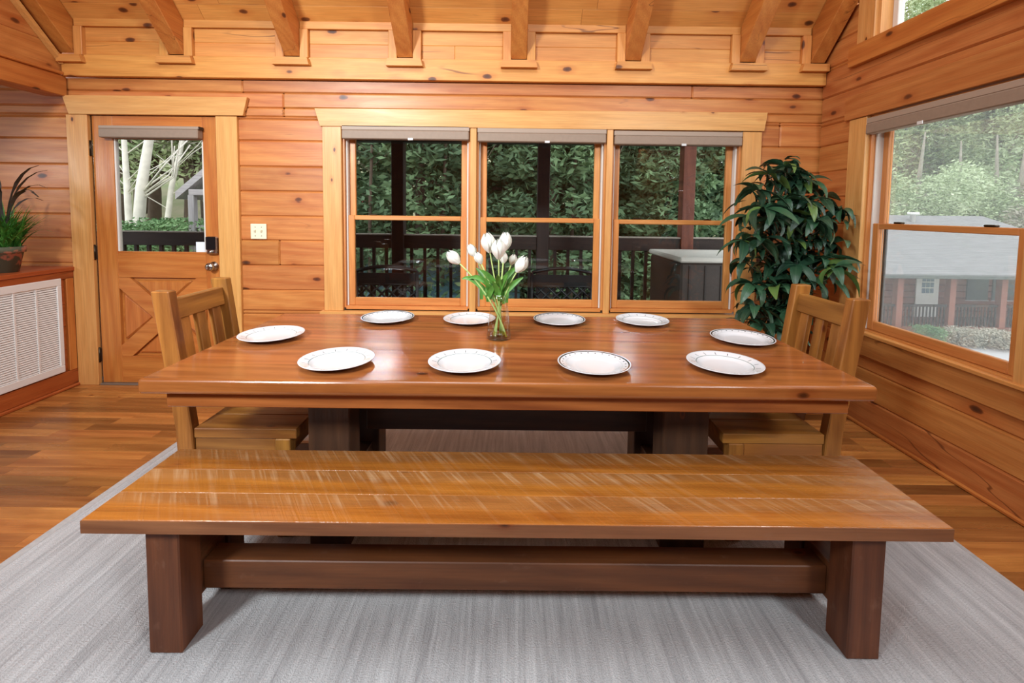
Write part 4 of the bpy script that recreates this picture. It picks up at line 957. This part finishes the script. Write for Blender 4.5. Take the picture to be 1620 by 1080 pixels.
# grey gazebo behind the door glass
gY = 8.6; e0 = atY(277, 303, gY); e1 = atY(345, 246, gY); pz = atY(301, 300, gY)
gzb = thing('gazebo', 'small grey gabled shelter seen at the right of the door glass', 'shelter', (pz.x, gY, gz(pz.x, gY)))
o_ = Vector((pz.x, gY, gz(pz.x, gY))); l0 = e0-o_; l1 = e1-o_; apex = l1
poly_prism('roof', W('grey', 'x'), [(l0.x, l0.z), (l0.x, l0.z-0.14), (apex.x, apex.z-0.14), (2*apex.x-l0.x, l0.z-0.14), (2*apex.x-l0.x, l0.z), (apex.x, apex.z)], (0.0, 2.2), 'xz', gzb)
box('tie_beam', 'grey', (l0.x+0.25, 2*apex.x-l0.x-0.25), (0, 0.1), (l0.z-0.06, l0.z+0.05), gzb, 0.003)
for x in (0.0, 2*apex.x-l0.x*2-0.3): 
    for y in (0.0, 1.9): box('post', 'grey', (x-0.055, x+0.055), (y, y+0.11), (0, l0.z-0.061), gzb, 0.003, axis='z')
rz_ = atY(310, 356, gY).z-o_.z
box('rail', 'grey', (0.056, 1.3), (0.02, 0.08), (rz_-0.05, rz_), gzb, 0.003)
for i in range(9): box('baluster', 'grey', (0.12+i*0.13, 0.155+i*0.13), (0.03, 0.07), (rz_-0.7, rz_-0.0505), gzb, 0, axis='z')
box('floor_deck', 'grey', (-0.1, 1.5), (-0.1, 2.1), (rz_-0.85, rz_-0.75), gzb, 0)
box('red_panel', P('faded_red_siding', srgb(182, 126, 116), 0.8), (0.06, 1.3), (1.92, 1.95), (rz_-0.05, rz_+0.32), gzb, 0)
# red-roofed cabin behind the left pane and the blue-green metal roof below the railing
hY = 17.0; c0 = atY(560, 345, hY); c1 = atY(614, 345, hY)
cab2 = thing('red_roof_cabin', 'far cabin with a red roof at the left of the left pane', 'building', ((c0.x+c1.x)/2-0.6, hY, gz(c0.x, hY)))
o_ = cab2.location; ez = atY(600, 322, hY).z-o_.z; rz2 = atY(590, 296, hY).z-o_.z
box('wall', P('grey_siding', srgb(98, 100, 106), 0.9, var=0.1), (-1.6, 1.3), (0, 2.4), (0, ez), cab2, 0)
poly_prism('roof', P('red_roof', srgb(150, 76, 70), 0.8, var=0.1), [(-0.35, ez-0.05), (1.2, rz2), (2.75, ez-0.05), (2.75, ez+0.03), (1.2, rz2+0.1), (-0.35, ez+0.03)], (-1.9, 1.6), 'yz', cab2)
for i in range(2): w_ = box('window', P('dark_pane', srgb(40, 46, 52), 0.2), (-1.1+i*1.2, -0.5+i*1.2), (-0.03, -0.001), (ez-1.3, ez-0.5), cab2, 0)
mr = thing('metal_roof_shed', 'low shed with a blue-green metal roof below the deck railing', 'shed', (-1.6, 8.3, gz(-1.6, 8.3)))
o_ = mr.location
box('wall', 'brown', (-1.7, 1.6), (0.3, 2.6), (0, 0.9), mr, 0)
MR = P('blue_green_metal', srgb(120, 160, 170), 0.35, 0.3, var=0.15, vscale=3)
for i in range(12): poly_prism('roof_sheet', MR, [(-0.1, 0.72), (2.9, 1.55), (2.9, 1.6), (-0.1, 0.77)], (-1.9+i*0.31, -1.6+i*0.31), 'yz', mr)

# neighbour house beyond the right window
NY = 19.0
def nb(px, py, Y=NY): p = atY(px, py, Y); return p
nx0 = nb(1396, 430).x; zf = nb(1500, 516).z; ze = nb(1500, 432).z; gr0 = -3.55
nh = thing('neighbour_house', 'brown porch house with a grey shingle roof and white door beyond the right window', 'building', (nx0, NY, gr0-0.05))
zf -= gr0-0.05; ze -= gr0-0.05; LEN = 11.0
box('porch_floor', 'brown', (-0.6, LEN), (-0.1, 2.0), (zf-0.22, zf-0.02), nh, 0.01, axis='x')
box('foundation', P('grey_block', srgb(120, 114, 108), 0.9), (-0.4, LEN), (0.1, 6.8), (0, zf-0.221), nh, 0)
for i in range(8): box('wall_log', 'brown', (-0.4, LEN), (1.9, 6.6), (zf-0.019+i*0.3, zf-0.019+(i+1)*0.3-0.015), nh, 0.03, axis='x')
sh = NT('grey_shingle'); v_ = sh.obj(); wv2 = sh.n('TexWave', bands_direction='Y'); sh.l(v_, wv2.inputs[0]); wv2.inputs['Scale'].default_value = 2.2
sh.l(sh.mix(sh.noise(sh.vmath('MULTIPLY', v_, (1.5, 6, 1)), 1.0, 4), srgb(112, 110, 110), srgb(150, 148, 148)), sh.b.inputs['Base Color']); sh.b.inputs['Roughness'].default_value = 0.95; sh.bump(wv2.outputs[0], 0.3, 0.05)
rt = nb(1480, 341, NY+5.0).z-(gr0-0.05); xa = -0.9
vs = [(xa, -0.6, ze+0.02), (LEN+0.5, -0.6, ze+0.02), (LEN+0.5, 10.0, ze+0.02), (xa, 10.0, ze+0.02), (xa+0.1, 4.7, rt), (nb(1545, 341, NY+5.0).x-nx0, 4.7, rt)]
me = bpy.data.meshes.new('roof'); me.from_pydata(vs+[(x, y, z-0.14) for x, y, z in vs[:4]], [], [(0, 1, 5, 4), (1, 2, 5), (2, 3, 4, 5), (3, 0, 4), (0, 6, 7, 1), (1, 7, 8, 2), (2, 8, 9, 3), (3, 9, 6, 0), (6, 9, 8, 7)])
link('roof', me, sh.m, nh)
box('eave_strip', P('dark_gutter', srgb(88, 92, 88), 0.6), (xa, LEN+0.5), (-0.64, -0.601), (ze-0.16, ze-0.02), nh, 0.01)
vx = nb(1444, 352, NY+4).x-nx0; link('roof_vent', tube_mesh([[((vx, 4.0, rt-1.0), 0.12), ((vx, 4.0, rt+0.02), 0.12), ((vx, 4.0, rt+0.03), 0.26), ((vx, 4.0, rt+0.16), 0.24)]], 10), WHITE, nh)
pxx = [nb(q_, 480).x-nx0 for q_ in (1421, 1504, 1585, 1668)]
PINK = P('faded_red_post', srgb(148, 92, 78), 0.7, var=0.08)
for x in pxx: box('porch_post', PINK, (x-0.13, x+0.13), (-0.08, 0.18), (zf-0.0195, ze-0.125), nh, 0.01)
rh = nb(1500, 482).z-(gr0-0.05)
for a, b in zip([-0.5]+pxx, pxx+[LEN]):
    box('porch_rail', 'dark', (a+0.14, b-0.14), (0, 0.08), (rh-0.1, rh), nh, 0.005, axis='x')
bal = []
for a, b in zip([-0.5]+pxx, pxx+[LEN]):
    n = max(1, int((b-a-0.28)/0.14)); bal += [((a+0.14+(j+0.5)*(b-a-0.28)/n-0.022, a+0.14+(j+0.5)*(b-a-0.28)/n+0.022), (0.02, 0.06), (zf-0.019, rh-0.101)) for j in range(n)]
stuff(link('porch_balusters', boxes_mesh(bal), W('dark', 'z'), nh))
d0, d1 = nb(1446, 480, NY+1.9).x-nx0, nb(1482, 480, NY+1.9).x-nx0
dr_ = box('front_door', WHITE, (d0, d1), (1.84, 1.898), (zf-0.015, zf+2.05), nh, 0.01)
for i in range(3):
    for j in range(3): box('door_pane', P('blue_pane', srgb(122, 140, 160), 0.15), (-0.27+i*0.19, -0.11+i*0.19), (-0.04, -0.0295), (0.08+j*0.27, 0.3+j*0.27), dr_, 0)
wx = nb(1545, 460, NY+1.9).x-nx0
for q_ in (0, 1.2): w_ = box('window', P('house_window', srgb(86, 92, 92), 0.15), (wx+q_-0.5, wx+q_+0.5), (1.85, 1.898), (zf+0.8, zf+1.9), nh, 0.01); box('frame', 'grey', (-0.55, 0.55), (-0.035, -0.0245), (-0.6, -0.555), w_, 0.004)
# hillside trees behind the house
fr = [(1405, 40, 2.0, 'b', F2, 'pale green tree at the left edge of the right window'), (1452, 42, 2.2, 'b', F2, 'pale green tree above the white roof vent'), (1490, 39, 1.9, 'b', F3, 'darker green tree above the neighbour roof ridge'), (1530, 43, 2.4, 'b', F2, 'tall pale green tree in the middle of the right window'), (1572, 40, 2.1, 'b', F2, 'pale tree right of the neighbour roof ridge'),
      (1605, 42, 2.4, 'b', F4, 'grey twiggy tree at the right edge of the right window'), (1650, 44, 2.5, 'b', F2, 'pale tree just past the right window edge'), (1430, 54, 3.0, 'b', F3, 'distant green tree on the hill, left of the right window'), (1500, 56, 3.2, 'b', F2, 'distant pale tree on the hill above the house'), (1580, 55, 3.2, 'b', F4, 'distant twiggy tree on the hill, right of the house')]
lowt = [(1400, 33, 1.5, F2, 'low leafy tree by the left end of the neighbour roof'), (1455, 34, 1.6, F2, 'low leafy tree behind the white roof vent'), (1512, 34, 1.5, F3, 'low olive tree behind the neighbour ridge'), (1568, 33, 1.6, F2, 'low leafy tree at the sloping roof end'), (1615, 31, 1.6, F4, 'low twiggy tree right of the sloping roof end')]
for i, (px, Y, s, m, lab) in enumerate(lowt): p = atY(px, 340, Y); tree('b', p.x, Y, s, m, lab, 'low trees right behind the neighbour house', 2, i*1.7)
for i, (px, Y, s, kd, m, lab) in enumerate(fr): p = atY(px, 340, Y); tree(kd, p.x, Y, s, m, lab, 'trees on the hill behind the neighbour house', i % 2, i*1.1)
for i, (px, py, Y, R, lab) in enumerate([(1470, 517, 17.2, 0.4, 'low shrub in front of the white-doored porch'), (1525, 520, 16.9, 0.5, 'low shrub before the middle porch bay'), (1580, 524, 16.6, 0.6, 'low dry shrub at the right of the neighbour porch')]): shrub(px, py, Y, R, lab, F5 if i < 1 else F4)
